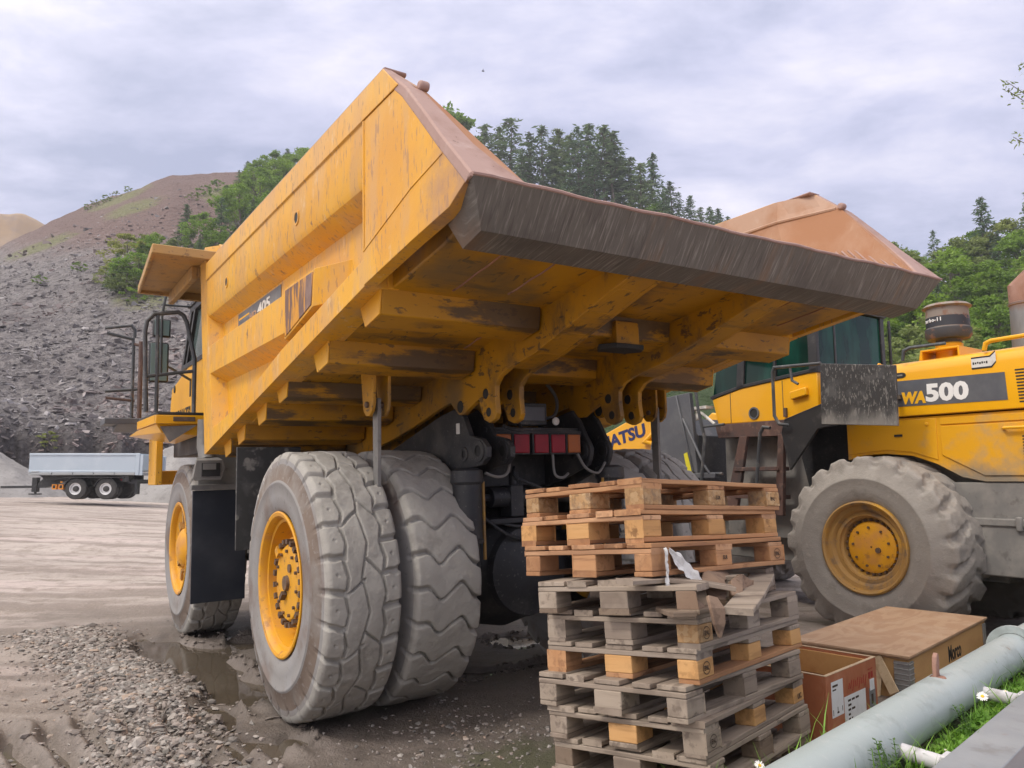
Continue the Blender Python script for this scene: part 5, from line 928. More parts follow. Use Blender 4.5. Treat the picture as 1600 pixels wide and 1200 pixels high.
# ------------------------------------------------------------------ the pallet stack
PZ = [1.605, 1.460, 1.315, 1.170, 1.025, .880, .735, .590, .445, .300, .155]
PXY = [(.598, 3.542, .721), (.590, 3.514, .739), (.617, 3.443, .759), (.787, 3.329, .985), (.789, 3.350, .878), (.783, 3.346, .867), (.721, 3.300, .834), (.797, 3.318, .889), (.814, 3.320, .877), (.80, 3.32, .87), (.78, 3.32, .88)]
PW = [('wo', 'chip', 'wo'), ('wp', 'wgold', 'wo'), ('wp', 'wo', 'wo'), ('wg', 'wg', 'wg2'), ('wg', 'wg', 'wg'), ('wg', 'wgold', 'wo'), ('wg', 'wg', 'wg'), ('wg', 'wgold', 'wg'), ('wg', 'wg', 'wg'), ('wg2', 'wg2', 'wg2'), ('wg2', 'wg2', 'wg2')]
PL = ['topmost orange wooden pallet with chipboard blocks on the leaning stack', 'orange pallet with golden blocks, second from the top of the stack', 'pinkish pallet with white torn plastic hanging over it, third from the top', 'broken grey pallet with a split corner and splintered boards, fourth from the top',
      'weathered grey pallet just under the broken one, round stamp on its near corner block', 'grey pallet with golden corner blocks, sixth from the top of the stack', 'pale grey pallet jutting out furthest to the left, seventh from the top', 'grey pallet with one golden block lettered at its far right end, eighth from the top', 'grey pallet at the bottom edge of the photo, ninth from the top', 'dark pallet under the lowest one in view, second from the ground', 'dark bottom pallet of the stack, standing on the ground']
pallets = []
for k, (z, (x, y, psi)) in enumerate(zip(PZ, PXY)):
    bx = Vector((math.cos(psi), math.sin(psi), -.032/1.2)).normalized(); ay = Vector((-math.sin(psi), math.cos(psi), -.066/.8))
    m0 = axes((0, 0, 0), bx, ay); o = Vector((x, y, z))-(m0.to_3x3() @ Vector((-.6, -.4, .144))); m0.translation = o
    P = thing('wooden_pallet', PL[k], 'pallet', m0, 'wooden pallets in one stack'); pallets.append(P)
    wd, wb, ws = PW[k]; jit = lambda a=.004: random.uniform(-a, a)
    def piece(nm, x0, x1, y0, y1, z0, z1, m, ydir=False, par=P, warp=0., bev=.0035):
        c = ((x0+x1)/2, (y0+y1)/2, (z0+z1)/2); hx, hy_, hz = (x1-x0)/2, (y1-y0)/2, (z1-z0)/2
        b = MB(); L_ = (hy_ if ydir else hx); Wd = (hx if ydir else hy_); N = 6 if L_ > .2 else 1; S = []
        for i in range(N+1):
            t = -1+2*i/N; w_ = warp*(t*t)+jit(.0012); S.append([(L_*t, -Wd, -hz+w_), (L_*t, Wd, -hz+w_), (L_*t, Wd+jit(.001), hz+w_), (L_*t, -Wd+jit(.001), hz+w_)])
        for i in range(N): b.loft(S[i], S[i+1], cap=False)
        b.add(S[0], [(3, 2, 1, 0)]); b.add(S[-1], [(0, 1, 2, 3)])
        me_ = b.mesh(nm, M[m], smooth=None); bm = bmesh.new(); bm.from_mesh(me_); bmesh.ops.remove_doubles(bm, verts=bm.verts, dist=1e-5); bm.to_mesh(me_); bm.free()
        ob = link(nm, me_, par, bev, 2); ob.matrix_local = Matrix.Translation(c) @ Matrix.Rotation(math.pi/2 if ydir else jit(.006), 4, 'Z'); return ob
    broken = k == 3
    for i, (yc, w) in enumerate(((-.3275, .145), (-.185, .1), (0, .145), (.185, .1), (.3275, .145))):
        if broken and i in (0, 1): continue
        e0, e1 = jit(.008), jit(.008); piece('deck_board', -.6+e0, .6+e1, yc-w/2+jit(), yc+w/2+jit(), .122, .144, random.choice([wd, wd, 'wg' if k > 2 else 'wo']), warp=random.uniform(0, .006))
    for xc, w in ((-.5275, .145), (0, .145), (.5275, .145)):
        piece('stringer_board', xc-w/2, xc+w/2, -.4+jit(.003), .4+jit(.003), .1, .1215, ('wp' if k in (1, 2) else wd), True)
    for xc in (-.5275, 0, .5275):
        for yc, w in ((-.35, .1), (0, .145), (.35, .1)):
            if broken and xc < -.5 and yc < -.3: continue
            mm = wb
            if k == 5: mm = 'wgold' if (yc < .1) else 'wo'
            if k == 7: mm = 'wgold' if (xc > .5 or (yc == 0 and xc < 0) or xc == 0) else 'wg'
            if k == 4 and xc < -.5 and yc < -.3: mm = 'chip'
            if k == 8: mm = random.choice(['wg', 'wg2'])
            piece('block', xc-.0725+jit(.003), xc+.0725+jit(.003), yc-w/2+jit(.003), yc+w/2+jit(.003), .022, .0998, mm, xc != 0 and yc == 0, bev=.005)
    for yc, w in ((-.35, .1), (0, .145), (.35, .1)):
        piece('bottom_board', -.6+jit(.004), .6+jit(.004), yc-w/2, yc+w/2, 0, .0218, ws)
    def stamp(body, xc, yc, face, size=.045, ring=True, mm='stamp', zc=.061):
        if face == 'x': M4 = axes((xc, -.4005-.003, zc), (1, 0, 0), (0, 0, 1)); 
        else: M4 = axes((-.6005-.003, yc, zc), (0, -1, 0), (0, 0, 1))
        q = MB()
        if ring:
            n = 26; R1 = [(.034*math.cos(a), .027*math.sin(a)) for a in np.linspace(0, 2*math.pi, n, endpoint=False)]; R0 = [(.0305*math.cos(a), .0235*math.sin(a)) for a in np.linspace(0, 2*math.pi, n, endpoint=False)]
            q.v = [tuple(M4 @ Vector((a, b_, 0))) for a, b_ in R1+R0]; q.f = [[i, (i+1) % n, n+(i+1) % n, n+i] for i in range(n)]; q.m = [0]*n; q.build('stamp_ring', M[mm], P, fix=False, smooth=None)
        w_ = {'EPAL': .046, 'EUR': .04, 'UIC': .055}.get(body, .05); s_ = Vector((-w_/2, -size*.34*.6, 0)); M5 = M4.copy(); M5.translation = M4 @ Vector((-w_/2, -size*.2, .0006)); text('block_stamp', body, M5, size*.6, M[mm], P, w_, .0006, .0003)
    if k in (4, 5, 7): stamp('EPAL', -.5275, 0, 'x')
    if k in (2,): stamp('EPAL', .5275, 0, 'x')
    if k in (0,): stamp('EPAL', .5275, 0, 'x', ring=False); stamp('EUR', 0, 0, 'x', ring=False)
    if k == 7: stamp('UIC', .53, 0, 'x', .06, False, zc=.052)
    if k == 2: stamp('EUR', 0, 0, 'x', ring=False)
# broken boards and scraps on the fourth pallet
Pm = pallets[3].matrix_world
def scrap(nm, label, cat, pts, w, th_, m, up=(0, 0, 1), taper=None, grp=None):
    b = MB(); pts = [Pm @ Vector(p) for p in pts]; S = []
    for i, p in enumerate(pts):
        t = (pts[min(i+1, len(pts)-1)]-pts[max(i-1, 0)]).normalized(); sd = t.cross(Vector(up)).normalized(); n = sd.cross(t); k = (taper[i] if taper else 1)
        S.append([p-sd*w*k-n*th_, p+sd*w*k-n*th_, p+sd*w*k+n*th_, p-sd*w*k+n*th_])
    for i in range(len(S)-1): b.loft(S[i], S[i+1], cap=False)
    b.add(S[0], [(3, 2, 1, 0)]); b.add(S[-1], [(0, 1, 2, 3)])
    me_ = b.mesh(nm, M[m], smooth=None); bm = bmesh.new(); bm.from_mesh(me_); bmesh.ops.remove_doubles(bm, verts=bm.verts, dist=1e-5); bm.to_mesh(me_); bm.free()
    return tag(link(nm, me_, None, .003), label, cat, grp)
G_ = 'broken wood lying on the fourth pallet'
scrap('broken_board', 'long grey board sagging off the broken pallet, slanting down to the right', 'broken board', [(-.72, -.12, .150), (-.5, -.2, .142), (-.38, -.33, .118), (-.30, -.46, .085)], .05, .010, 'wg', grp=G_)
scrap('broken_board', 'pale grey loose board slanting out over the right side of the broken pallet', 'broken board', [(-.56, -.55, .012), (-.2, -.50, .040), (.25, -.42, .075), (.45, -.38, .09)], .062, .011, 'wg', grp=G_)
scrap('broken_board', 'short pinkish board end lying flat below the split corner block', 'broken board', [(-.66, -.36, .008), (-.60, -.30, .010), (-.50, -.22, .012)], .055, .010, 'wg2', grp=G_)
scrap('wood_splinter', 'pale splintered slab hanging down over the near corner of the broken pallet', 'wood splinter', [(-.60, -.46, .075), (-.62, -.485, .03), (-.625, -.49, -.03), (-.62, -.485, -.085)], .045, .008, 'wbr', up=(.6, -.8, 0), taper=[.7, 1, .75, .08], grp=G_)
scrap('wood_splinter', 'torn curved slab of wood standing among the splinters beside the pale loose board', 'wood splinter', [(-.35, -.40, .03), (-.28, -.36, .09), (-.15, -.32, .13), (.05, -.30, .14)], .06, .012, 'wbr', up=(0, -1, .5), taper=[.5, 1, .9, .6], grp=G_)
scrap('wood_splinter', 'curled brown scrap of wood at the right of the splinters', 'wood splinter', [(-.22, -.44, .03), (-.15, -.42, .08), (-.05, -.42, .095), (.05, -.43, .07)], .035, .014, 'wbr', up=(0, -1, .2), taper=[.8, 1, 1, .6], grp=G_)
scrap('wood_splinter', 'thin upright sliver leaning behind the torn slab', 'wood splinter', [(-.42, -.36, .02), (-.36, -.32, .08), (-.30, -.28, .135)], .03, .005, 'wg2', up=(0, -1, .3), taper=[.6, 1, .2], grp=G_)
b = MB(); c = Pm @ Vector((-.56, -.36, .05)); b.v = [tuple(Pm @ Vector(p)) for p in ((-.60, -.40, .022), (-.47, -.39, .022), (-.47, -.30, .022), (-.60, -.30, .022), (-.60, -.395, .10), (-.56, -.33, .10), (-.52, -.30, .085), (-.60, -.30, .10))]
b.f = [[0, 1, 2, 3], [4, 5, 7], [5, 6, 7], [0, 1, 5, 4], [1, 2, 6, 5], [2, 3, 7, 6], [3, 0, 4, 7]]; b.m = [0]*7; tag(b.build('split_block', M['wbr'], None, .004, None), 'split corner block left standing on the broken pallet, worn to a wedge', 'wood block')
# white torn plastic over the third pallet
Pm3 = pallets[2].matrix_world
def strip(label, pts, w):
    b = MB(); r_ = random.Random(len(label)); q_ = [Vector(p) for p in pts]; pts = []; w2 = []
    for i in range(len(q_)-1):
        for k in range(4): t = k/4; pts.append(q_[i].lerp(q_[i+1], t)+Vector((r_.uniform(-.006, .006), r_.uniform(-.006, .001), r_.uniform(-.003, .003)))); w2.append((w[i]*(1-t)+w[i+1]*t)*r_.uniform(.6, 1.25))
    pts = [Pm3 @ Vector(p) for p in pts]; w = w2; n = len(pts); o = []
    for i, p in enumerate(pts):
        t = (pts[min(i+1, n-1)]-pts[max(i-1, 0)]).normalized(); s = t.cross(Vector((.6, -.8, .1))).normalized(); ww = w[i]; nn = s.cross(t)
        for j, q in enumerate((-1, -.4, .2, 1)): o.append(tuple(p+s*ww*q+nn*.009*(1 if j % 2 else -1)*r_.uniform(.2, 1.6)))
    b.v = o; b.f = [[i*4+j, i*4+j+1, i*4+j+5, i*4+j+4] for i in range(n-1) for j in range(3)]; b.m = [0]*len(b.f); ob = b.build('plastic_strip', M['plastic'], None, 0, None, fix=False); md = ob.modifiers.new('thick', 'SOLIDIFY'); md.thickness = .0015; md = ob.modifiers.new('sub', 'SUBSURF'); md.levels = md.render_levels = 1
    return tag(ob, label, 'plastic strip', 'strips of torn white plastic')
strip('short white plastic rag hanging straight down the corner of the third pallet', [(-.52, -.416, .125), (-.525, -.421, .08), (-.528, -.424, .04), (-.53, -.427, .0), (-.55, -.435, -.03), (-.56, -.44, -.05)], [.012, .019, .016, .014, .034, .026])
strip('longer grey-white plastic rag trailing to the right under the third pallet', [(-.49, -.412, .12), (-.44, -.42, .075), (-.39, -.43, .03), (-.35, -.445, -.015), (-.30, -.46, -.06), (-.28, -.465, -.085)], [.014, .030, .042, .040, .026, .005])

# ------------------------------------------------------------------ crates
CA = Vector((1.517, 1.57, 0)).normalized(); CB = Vector((-.70, .47, 0)).normalized()
u = Vector((.695, .719, 0)); PCR = axes((2.80, 5.557, .04), u, (-u.y, u.x, 0)); PCR.translation.z = .05
cr = thing('plywood_crate', 'flat closed plywood crate with a pale lid lying beside the red-brown box', 'crate', PCR)
b = MB(); b.box(0.015, 2.14, .015, .82, .0, .285); b.box(.05, .15, .0, .8, -.05, 0); b.box(1.0, 1.1, .0, .8, -.05, 0); b.box(1.95, 2.05, 0, .8, -.05, 0); cb = b.build('crate_body', M['plyside'], cr, .004)
b = MB(); b.box(-.02, 2.17, -.005, .86, .30, .318); b.box(0.0, 2.15, .005, .84, .286, .299); b.build('lid', M['ply'], cr, .003)
b = MB(); b.box(-.004, .10, .006, .0145, .01, .27); b.box(.0, .0145, .012, .11, .01, .27)
for i in range(7): z = .035+.036*i; b.box(-.008, .10, .001, .007, z, z+.008); b.box(-.006, .002, .012, .11, z, z+.008)
b.build('corner_hinge', M['zinc'], cr, .002)
b = MB(); b.box(2.05, 2.144, .006, .0145, .01, .27); b.build('corner_hinge', M['zinc'], cr, .002)
text('crate_lettering', 'Morco', axes((.98, .0135, .115), (1, 0, 0), (0, 0, 1)), .17, M['ink'], cr, .36, .003, .001)
b = MB(); b.v = [(-.01, .18, .26), (-.02, .52, .25), (-.07, .56, -.04), (-.09, .42, -.1), (-.04, .20, .02)]; b.f = [[0, 1, 2, 3, 4]]; b.m = [0]; ob = b.build('torn_liner', M['paleedge'], cr, 0, None, fix=False); md = ob.modifiers.new('thick', 'SOLIDIFY'); md.thickness = .006
b = MB(); b.obox((-.03, .16, .17), ((.2, .5, .85), (.97, -.2, -.1), (0, .85, -.5)), (.13, .006, .035)); b.build('torn_flap', M['paleedge'], cr, .002)
u = Vector((.721, .693, 0)); RCR = axes((1.765, 4.454, .0), u, (-u.y, u.x, 0)); RCR.translation.z = -.06
rc = thing('red_crate', 'open-topped red-brown plywood box with white shipping labels next to the pallet stack', 'crate', RCR)
b = MB(); H = .56; Lx, Ly = .712, .60; t_ = .018
b.box(0, Lx, 0, t_, 0, H-.004); b.box(0, Lx, Ly-t_, Ly, 0, H-.004); b.box(0, t_, t_, Ly-t_, 0, H-.004); b.box(Lx-t_, Lx, t_, Ly-t_, 0, H-.004); b.box(t_, Lx-t_, t_, Ly-t_, .0, .02); b.build('crate_body', M['redwood'], rc, .002)
b = MB()
for (x0, x1, y0, y1) in ((-.001, Lx+.001, -.001, t_+.001), (-.001, Lx+.001, Ly-t_-.001, Ly+.001), (-.001, t_+.001, t_, Ly-t_), (Lx-t_-.001, Lx+.001, t_, Ly-t_)): b.box(x0, x1, y0, y1, H-.003, H)
b.build('pale_rim', M['paleedge'], rc)
b = MB(); b.box(t_, Lx-t_, Ly-t_-.022, Ly-t_-.001, H-.16, H-.02); b.box(Lx-t_-.022, Lx-t_-.001, t_, Ly-t_-.03, H-.16, H-.02); b.build('inner_batten', M['pine'], rc, .003)
def label(nm, x0, x1, z0, z1, m, lines=(), y=-.0015):
    b = MB(); b.box(x0, x1, y, -.0005, z0, z1)
    for (a, c, d, e_) in lines: b.box(x0+(x1-x0)*a, x0+(x1-x0)*c, y-.0006, y, z0+(z1-z0)*d, z0+(z1-z0)*e_, 1)
    return b.build(nm, [M[m], M['stamp']], rc)
ln = [(.10, .92, .86, .885), (.10, .5, .79, .81), (.08, .12, .06, .22), (.42, .58, .08, .13), (.46, .5, .13, .26), (.86, .9, .1, .24)]; label('shipping_label', .06, .215, H-.24, H-.045, 'paper', [(.1, .55, .84, .90), (.1, .4, .74, .78)]+ln[2:])
rnd_ = random.Random(5); L2 = []
for i in range(11):
    zz = .90-.075*i; xx = .16
    for w_ in range(rnd_.randint(1, 4)): l = rnd_.uniform(.05, .16); L2.append((xx, min(xx+l, .84), zz, zz+.035)); xx += l+.04
label('handwritten_sheet', .225, .53, H-.50, H-.155, 'paper', L2); label('torn_sheet', .17, .35, H-.555, H-.42, 'paper', (), -.0010)
label('grey_sticker', .585, .68, H-.36, H-.17, 'grime', [(.3, .6, .5, .8)]); label('white_sticker', .60, .665, H-.185, H-.12, 'paper', (), -.003)
b = MB()
for i in range(9): b.obox((.30+.03*i, -.0012, H-.105+.006*math.sin(i*2.1)), ((.4, 0, .9), (0, 1, 0), (.9, 0, -.4)), (.018+.008*(i % 3), .0007, .004))
for i in range(2): b.box(.585+.04*i, .612+.04*i, -.002, -.0005, H-.11, H-.075); b.box(.585+.04*i, .612+.04*i, -.002, -.0005, H-.06, H-.055)
b.build('red_stencil', M['redink'], rc)
# ------------------------------------------------------------------ verge with pipe, spacer tubes and beam
PD = Vector((.7075, .7065, 0)).normalized(); PN = Vector((PD.y, -PD.x, 0)); P0 = Vector((1.298, 2.693, 0))
VZ = .685
def verge_z(n, s): return VZ+.02*fbm(s*3, n*3, 3, 91)
sv = np.linspace(-3.5, 8, 150); nvv = np.concatenate([np.linspace(-.62, -.12, 14), np.linspace(-.10, .37, 18)]); Sg, Ng = np.meshgrid(sv, nvv, indexing='ij')
zz = verge_z(Ng, Sg); k = sstep(-.62, -.10, Ng); zz = np.where(Ng < -.1, -.15+(zz+.15)*k, zz)
VV = np.stack([P0.x+PD.x*Sg+PN.x*Ng, P0.y+PD.y*Sg+PN.y*Ng, zz], -1).reshape(-1, 3); nr = len(nvv); I = np.arange(149)[:, None]; J = np.arange(nr-1)[None]
kind(link('grass_verge', npmesh('grass_verge', VV, np.stack([I*nr+J, I*nr+J+1, (I+1)*nr+J+1, (I+1)*nr+J], -1).reshape(-1, 4), M['soil'], True)))
b = MB(); q = lambda s, n, z: tuple(P0+PD*s+PN*n+Vector((0, 0, z))); b.v = [q(-3.5, .36, .66), q(8, .36, .66), q(8, 3.5, .66), q(-3.5, 3.5, .66), q(-3.5, .36, -.2), q(8, .36, -.2), q(8, 3.5, -.2), q(-3.5, 3.5, -.2)]; b.f = [[0, 1, 2, 3], [0, 4, 5, 1], [1, 5, 6, 2], [2, 6, 7, 3], [3, 7, 4, 0], [4, 7, 6, 5]]; b.m = [0]*6; kind(b.build('pavement', M['path'], None, 0, None))
pt = lambda s, n, z: P0+PD*s+PN*n+Vector((0, 0, z))
pipe = thing('steel_pipe', 'long grey-green steel pipe lying along the grassy verge with a red-brown hook on top', 'pipe', Matrix.Identity(4))
b = MB(); b.tube([pt(-2.2, 0, .768), pt(5.5, 0, .775)], .082, 40); b.build('pipe_barrel', M['pipe'], pipe)
b = MB(); b.lathe(pt(1.62, 0, .772), PD, [(-.012, .084), (-.012, .118), (.012, .118), (.012, .084)], 36, cap=False); b.build('flange', M['pipe'], pipe)
hk = pt(.46, -.005, .846); b = MB(); pf = [(-.022, 0), (-.02, .045), (-.012, .078), (.004, .092), (.018, .085), (.022, .06), (.016, .02), (.024, 0)]
b.loft([hk+PD*a+Vector((0, 0, c))-PN*.008 for a, c in pf], [hk+PD*a+Vector((0, 0, c))+PN*.008 for a, c in pf]); b.lathe(pt(.462, 0, .8515), (0, 0, 1), [(-.012, .034), (.001, .026)], 14); b.build('hook', M['rust'], pipe, .003)
for s, lb in ((-.21, 'white-painted spacer tube nearer the camera, joining the grey pipe to the beam'), (.725, 'white-painted spacer tube farther along, joining the grey pipe to the beam beside the daisy')):
    b = MB(); b.tube([pt(s+.02, .06, .755), pt(s-.015, .205, .755)], .024, 20); b.obox(pt(s-.018, .218, .757), (PD, PN, (0, 0, 1)), (.032, .012, .030)); tag(b.build('spacer_tube', mat('white_flaking_tube', (.55, .54, .56), .6, [dict(c=(.30, .28, .29), s=8, lo=.5, hi=.68, a=.8, st=(1, 1, 1)), dict(c=(.40, .33, .30), s=20, lo=.6, hi=.7, a=.7)], rnd=False), None, .004), lb, 'tube', 'white spacer tubes')
b = MB(); prf = [(.232, .80), (.372, .80), (.372, .70), (.365, .70), (.365, .792), (.239, .792), (.239, .70), (.232, .70)]
b.loft([pt(-3, n, z) for n, z in prf], [pt(5.5, n, z) for n, z in prf]); tag(b.build('steel_beam', M['galv'], None, .004), 'flat grey galvanised steel beam running out of the bottom right corner', 'beam')
# grass, weeds and daisies
def blades(name, s, n, h, w, lean, base=None):
    N = len(s); yaw = rng.uniform(0, 6.28, N); dx, dy = np.cos(yaw), np.sin(yaw); X = P0.x+PD.x*s+PN.x*n; Y = P0.y+PD.y*s+PN.y*n
    z = verge_z(n, s) if base is None else base; z = np.where(n < -.1, -.15+(z+.15)*sstep(-.62, -.10, n), z)-.005; V = []
    for i, t in enumerate((0, .35, .7, 1)):
        c = np.stack([X+dx*lean*h*t*t, Y+dy*lean*h*t*t, z+h*t*(1-.35*lean*t)], -1); ww = w*(1, .85, .5, .04)[i]; sd = np.stack([-dy*ww, dx*ww, 0*ww], -1); V += [c-sd, c+sd]
    V = np.stack(V, 1); f = np.array([(0, 1, 3, 2), (2, 3, 5, 4), (4, 5, 7, 6)]); return V.reshape(-1, 3), (f[None]+8*np.arange(N)[:, None, None]).reshape(-1, 4)
N = 7000; s = rng.uniform(-1.3, 5, N); n = rng.uniform(.075, .225, N); h = .025+.055*rng.random(N)**1.5; G1 = blades('g', s, n, h, .0022+.002*rng.random(N), rng.uniform(.2, 1.1, N))
N = 420; s = rng.uniform(-1.2, 4, N); n = rng.uniform(.06, .22, N); G2 = blades('g', s, n, .09+.11*rng.random(N), .0018+.0022*rng.random(N), rng.uniform(.2, .9, N))
N = 1500; s = rng.uniform(-1.6, 5, N); n = rng.uniform(-.5, -.07, N); G3 = blades('g', s, n, .05+.10*rng.random(N)**2, .002+.002*rng.random(N), rng.uniform(.2, 1, N))
N = 60; s = rng.uniform(-.9, -.15, N); n = rng.uniform(-.35, -.09, N); G4 = blades('g', s, n, .12+.16*rng.random(N), .002+.0025*rng.random(N), rng.uniform(.2, .8, N))
VV = np.concatenate([g[0] for g in (G1, G2, G3, G4)]); o = 0; FF = []
for g in (G1, G2, G3, G4): FF.append(g[1]+o); o += len(g[0])
kind(link('grass', npmesh('grass', VV, np.concatenate(FF), M['grass'])), 'stuff')
# clover-like ground leaves
N = 2600; s = rng.uniform(-1, 4, N); n = rng.uniform(.08, .225, N); z = verge_z(n, s)+.01+.03*rng.random(N); r = .006+.007*rng.random(N); C = np.stack([P0.x+PD.x*s+PN.x*n, P0.y+PD.y*s+PN.y*n, z], -1)
a = rng.uniform(0, 6.28, N)[:, None]+np.linspace(0, 2*math.pi, 6, endpoint=False)[None]; V = np.stack([C[:, :1]+r[:, None]*np.cos(a), C[:, 1:2]+r[:, None]*np.sin(a), C[:, 2:]+r[:, None]*.5*np.sin(a+rng.uniform(0, 6, N)[:, None])], -1)
kind(link('ground_cover', npmesh('ground_cover', V.reshape(-1, 3), np.arange(6*N).reshape(-1, 6), M['grass'])), 'stuff')
def daisy(label, p, foot, r, tilt):
    D = thing('daisy', label, 'daisy', Matrix.Identity(4), 'daisies on the verge'); p = Vector(p); foot = Vector(foot); nrm = Vector(tilt).normalized(); u = nrm.orthogonal().normalized(); v = nrm.cross(u)
    b = MB(); b.tube([foot, foot.lerp(p, .5)+Vector((.01, .0, 0)), p], .0014, 6); b.build('stem', M['grass'], D)
    b = MB()
    for i in range(17):
        a = 2*math.pi*i/17+random.uniform(-.08, .08); d = u*math.cos(a)+v*math.sin(a); e_ = nrm.cross(d); L_ = r*random.uniform(.9, 1.05); k = random.uniform(-.12, .18)*r
        b.add([p+d*r*.25-e_*r*.06, p+d*r*.25+e_*r*.06, p+d*L_*.7+e_*r*.13+nrm*k*.6, p+d*L_+e_*r*.05+nrm*k, p+d*L_-e_*r*.05+nrm*k, p+d*L_*.7-e_*r*.13+nrm*k*.6], [(0, 1, 2, 3, 4, 5)])
    b.build('petals', M['petal'], D, fix=False, smooth=None); b = MB(); b.lathe(p, nrm, [(-.001, r*.30), (r*.10, r*.27), (r*.17, r*.12), (r*.18, .0005)], 16); b.build('flower_centre', M['pollen'], D)
def at_px(px, py, d):
    cp, sp = math.cos(PITCH), math.sin(PITCH); cx, cz = (px-800)/FPX, -(py-600)/FPX; v = Vector((cx, cp-sp*cz, sp+cp*cz)); return Vector((0, 0, CAM_H))+v*d
q = lambda p, dx=0, dy=0: (p.x+dx, p.y+dy, VZ-.01)
p = at_px(1535, 1088, 2.82); daisy('wide open white daisy with a yellow centre between the grey pipe and the beam', p, q(p, .02, -.05), .021, (-.25, -.6, .75))
p = at_px(1571, 1080, 2.85); daisy('small half-closed daisy just right of the wide open one', p, q(p, .01, -.02), .009, (0, -.3, 1))
p = at_px(1187, 1196, 2.30); daisy('daisy at the bottom edge in front of the pallet stack', p, q(p, .03, -.03), .017, (.1, -.6, .8))
p = at_px(1478, 1172, 2.42); daisy('tiny low daisy beside the nearer white spacer tube', p, q(p, .01, 0), .006, (0, -.3, 1))
def weed(label, p, h, seed):
    W_ = thing('vetch_weed', label, 'weed', Matrix.Identity(4), 'small leafy weeds by the pipe'); r = random.Random(seed); p = Vector(p); b = MB(); lf = MB()
    for st in range(3):
        d = Vector((r.uniform(-.3, .3), r.uniform(-.3, .3), 1)).normalized(); P = [p+d*h*t*r.uniform(.9, 1)+Vector((.02*math.sin(t*3+st), .015*math.cos(t*2+st), 0)) for t in (0, .33, .66, 1)]; b.tube(P, .0013, 5)
        for i in range(9):
            c = P[1].lerp(P[3], i/8); a = r.uniform(0, 6.28)
            for sg in (-1, 1, 0):
                e_ = Vector((math.cos(a+sg*1.9), math.sin(a+sg*1.9), r.uniform(0, .7))).normalized(); sd = e_.cross(Vector((0, 0, 1))).normalized(); L_ = r.uniform(.012, .020); lf.add([c, c+e_*L_*.5+sd*L_*.28, c+e_*L_, c+e_*L_*.5-sd*L_*.28], [(0, 1, 2, 3)])
    b.build('stem', M['grass'], W_); lf.build('leaves', leafmat('weed_leaves', (.06, .12, .03), (.09, .17, .05), (.04, .08, .02)), W_, fix=False, smooth=None)
weed('leafy weed rising in front of the grey pipe, left of the nearer spacer tube', pt(-.38, .10, VZ), .16, 3); weed('darker leafy weed against the pipe just below the red-brown box', pt(-.52, .12, VZ), .17, 5); weed('leafy weed by the pipe below the hook', pt(.30, .12, VZ), .12, 8)
# ------------------------------------------------------------------ trees
def quads(C, D, Sd, name, m):
    """leaf quads: centre C, half axis D, half side Sd"""
    V = np.stack([C-D-Sd*.35, C-D*.2-Sd, C+D, C-D*.2+Sd], 1); return npmesh(name, V.reshape(-1, 3), np.arange(4*len(C)).reshape(-1, 4), m)
def trunk_mesh(H, r0, limbs, m, seed, lean=.0):
    b = MB(); r = random.Random(seed); P = [Vector((lean*H*t*t+.01*H*math.sin(t*7+seed), .01*H*math.cos(t*5+seed), H*t)) for t in np.linspace(0, .97, 8)]; b.tube(P, [r0*(1-.93*t) for t in np.linspace(0, 1, 8)], 7)
    for (z, d) in limbs:
        p = Vector((lean*H*(z/H)**2, 0, z)); b.tube([p, p+Vector(d)*.55+Vector((0, 0, .03*H)), p+Vector(d)], [r0*.32, r0*.2, r0*.05], 5)
    return b.mesh('trunk', m, smooth=60)
def conifer(H, spread, seed, m, start=.12, gap=0., droop=.35, whorls=34, dens=20):
    g = np.random.default_rng(seed); C = []; D = []; S = []; limbs = []
    for i in range(whorls):
        t = start+(1-start)*(i/whorls)**.9; z = H*t; L0 = spread*H*(1-t)**.75*(.55 if t < start+.08 else 1)+.02*H
        for k in range(5):
            if g.random() < gap: continue
            az = g.uniform(0, 6.283); L_ = L0*g.uniform(.55, 1.12); d = np.array([math.cos(az), math.sin(az), 0]); n = max(5, int(dens*L_/(spread*H)))
            if g.random() < .25: limbs.append((z, (d[0]*L_*.9, d[1]*L_*.9, -droop*L_*.4)))
            u = g.random(n)**.7; p = np.outer(u*L_, d)+np.stack([0*u, 0*u, z+.12*L_*u-droop*L_*u*u], -1)+g.normal(0, .018*H*.6, (n, 3))*np.array([1, 1, .5])
            dd = d[None]*1+g.normal(0, .55, (n, 3)); dd[:, 2] -= .35; dd /= np.linalg.norm(dd, axis=1)[:, None]; sd = np.cross(dd, g.normal(0, 1, (n, 3))); sd /= np.linalg.norm(sd, axis=1)[:, None]
            le = H*g.uniform(.012, .024, n); C.append(p); D.append(dd*le[:, None]); S.append(sd*(le*.34)[:, None])
    n = 40; p = np.stack([g.normal(0, .004*H, n), g.normal(0, .004*H, n), H*(1-.07*g.random(n))], -1); dd = g.normal(0, .4, (n, 3)); dd[:, 2] += .8; C.append(p); D.append(dd*.011*H); S.append(np.cross(dd, g.normal(0, 1, (n, 3)))*.004*H)
    return quads(np.concatenate(C), np.concatenate(D), np.concatenate(S), 'crown', M[m]), trunk_mesh(H, .011*H, limbs, M['bark'], seed)
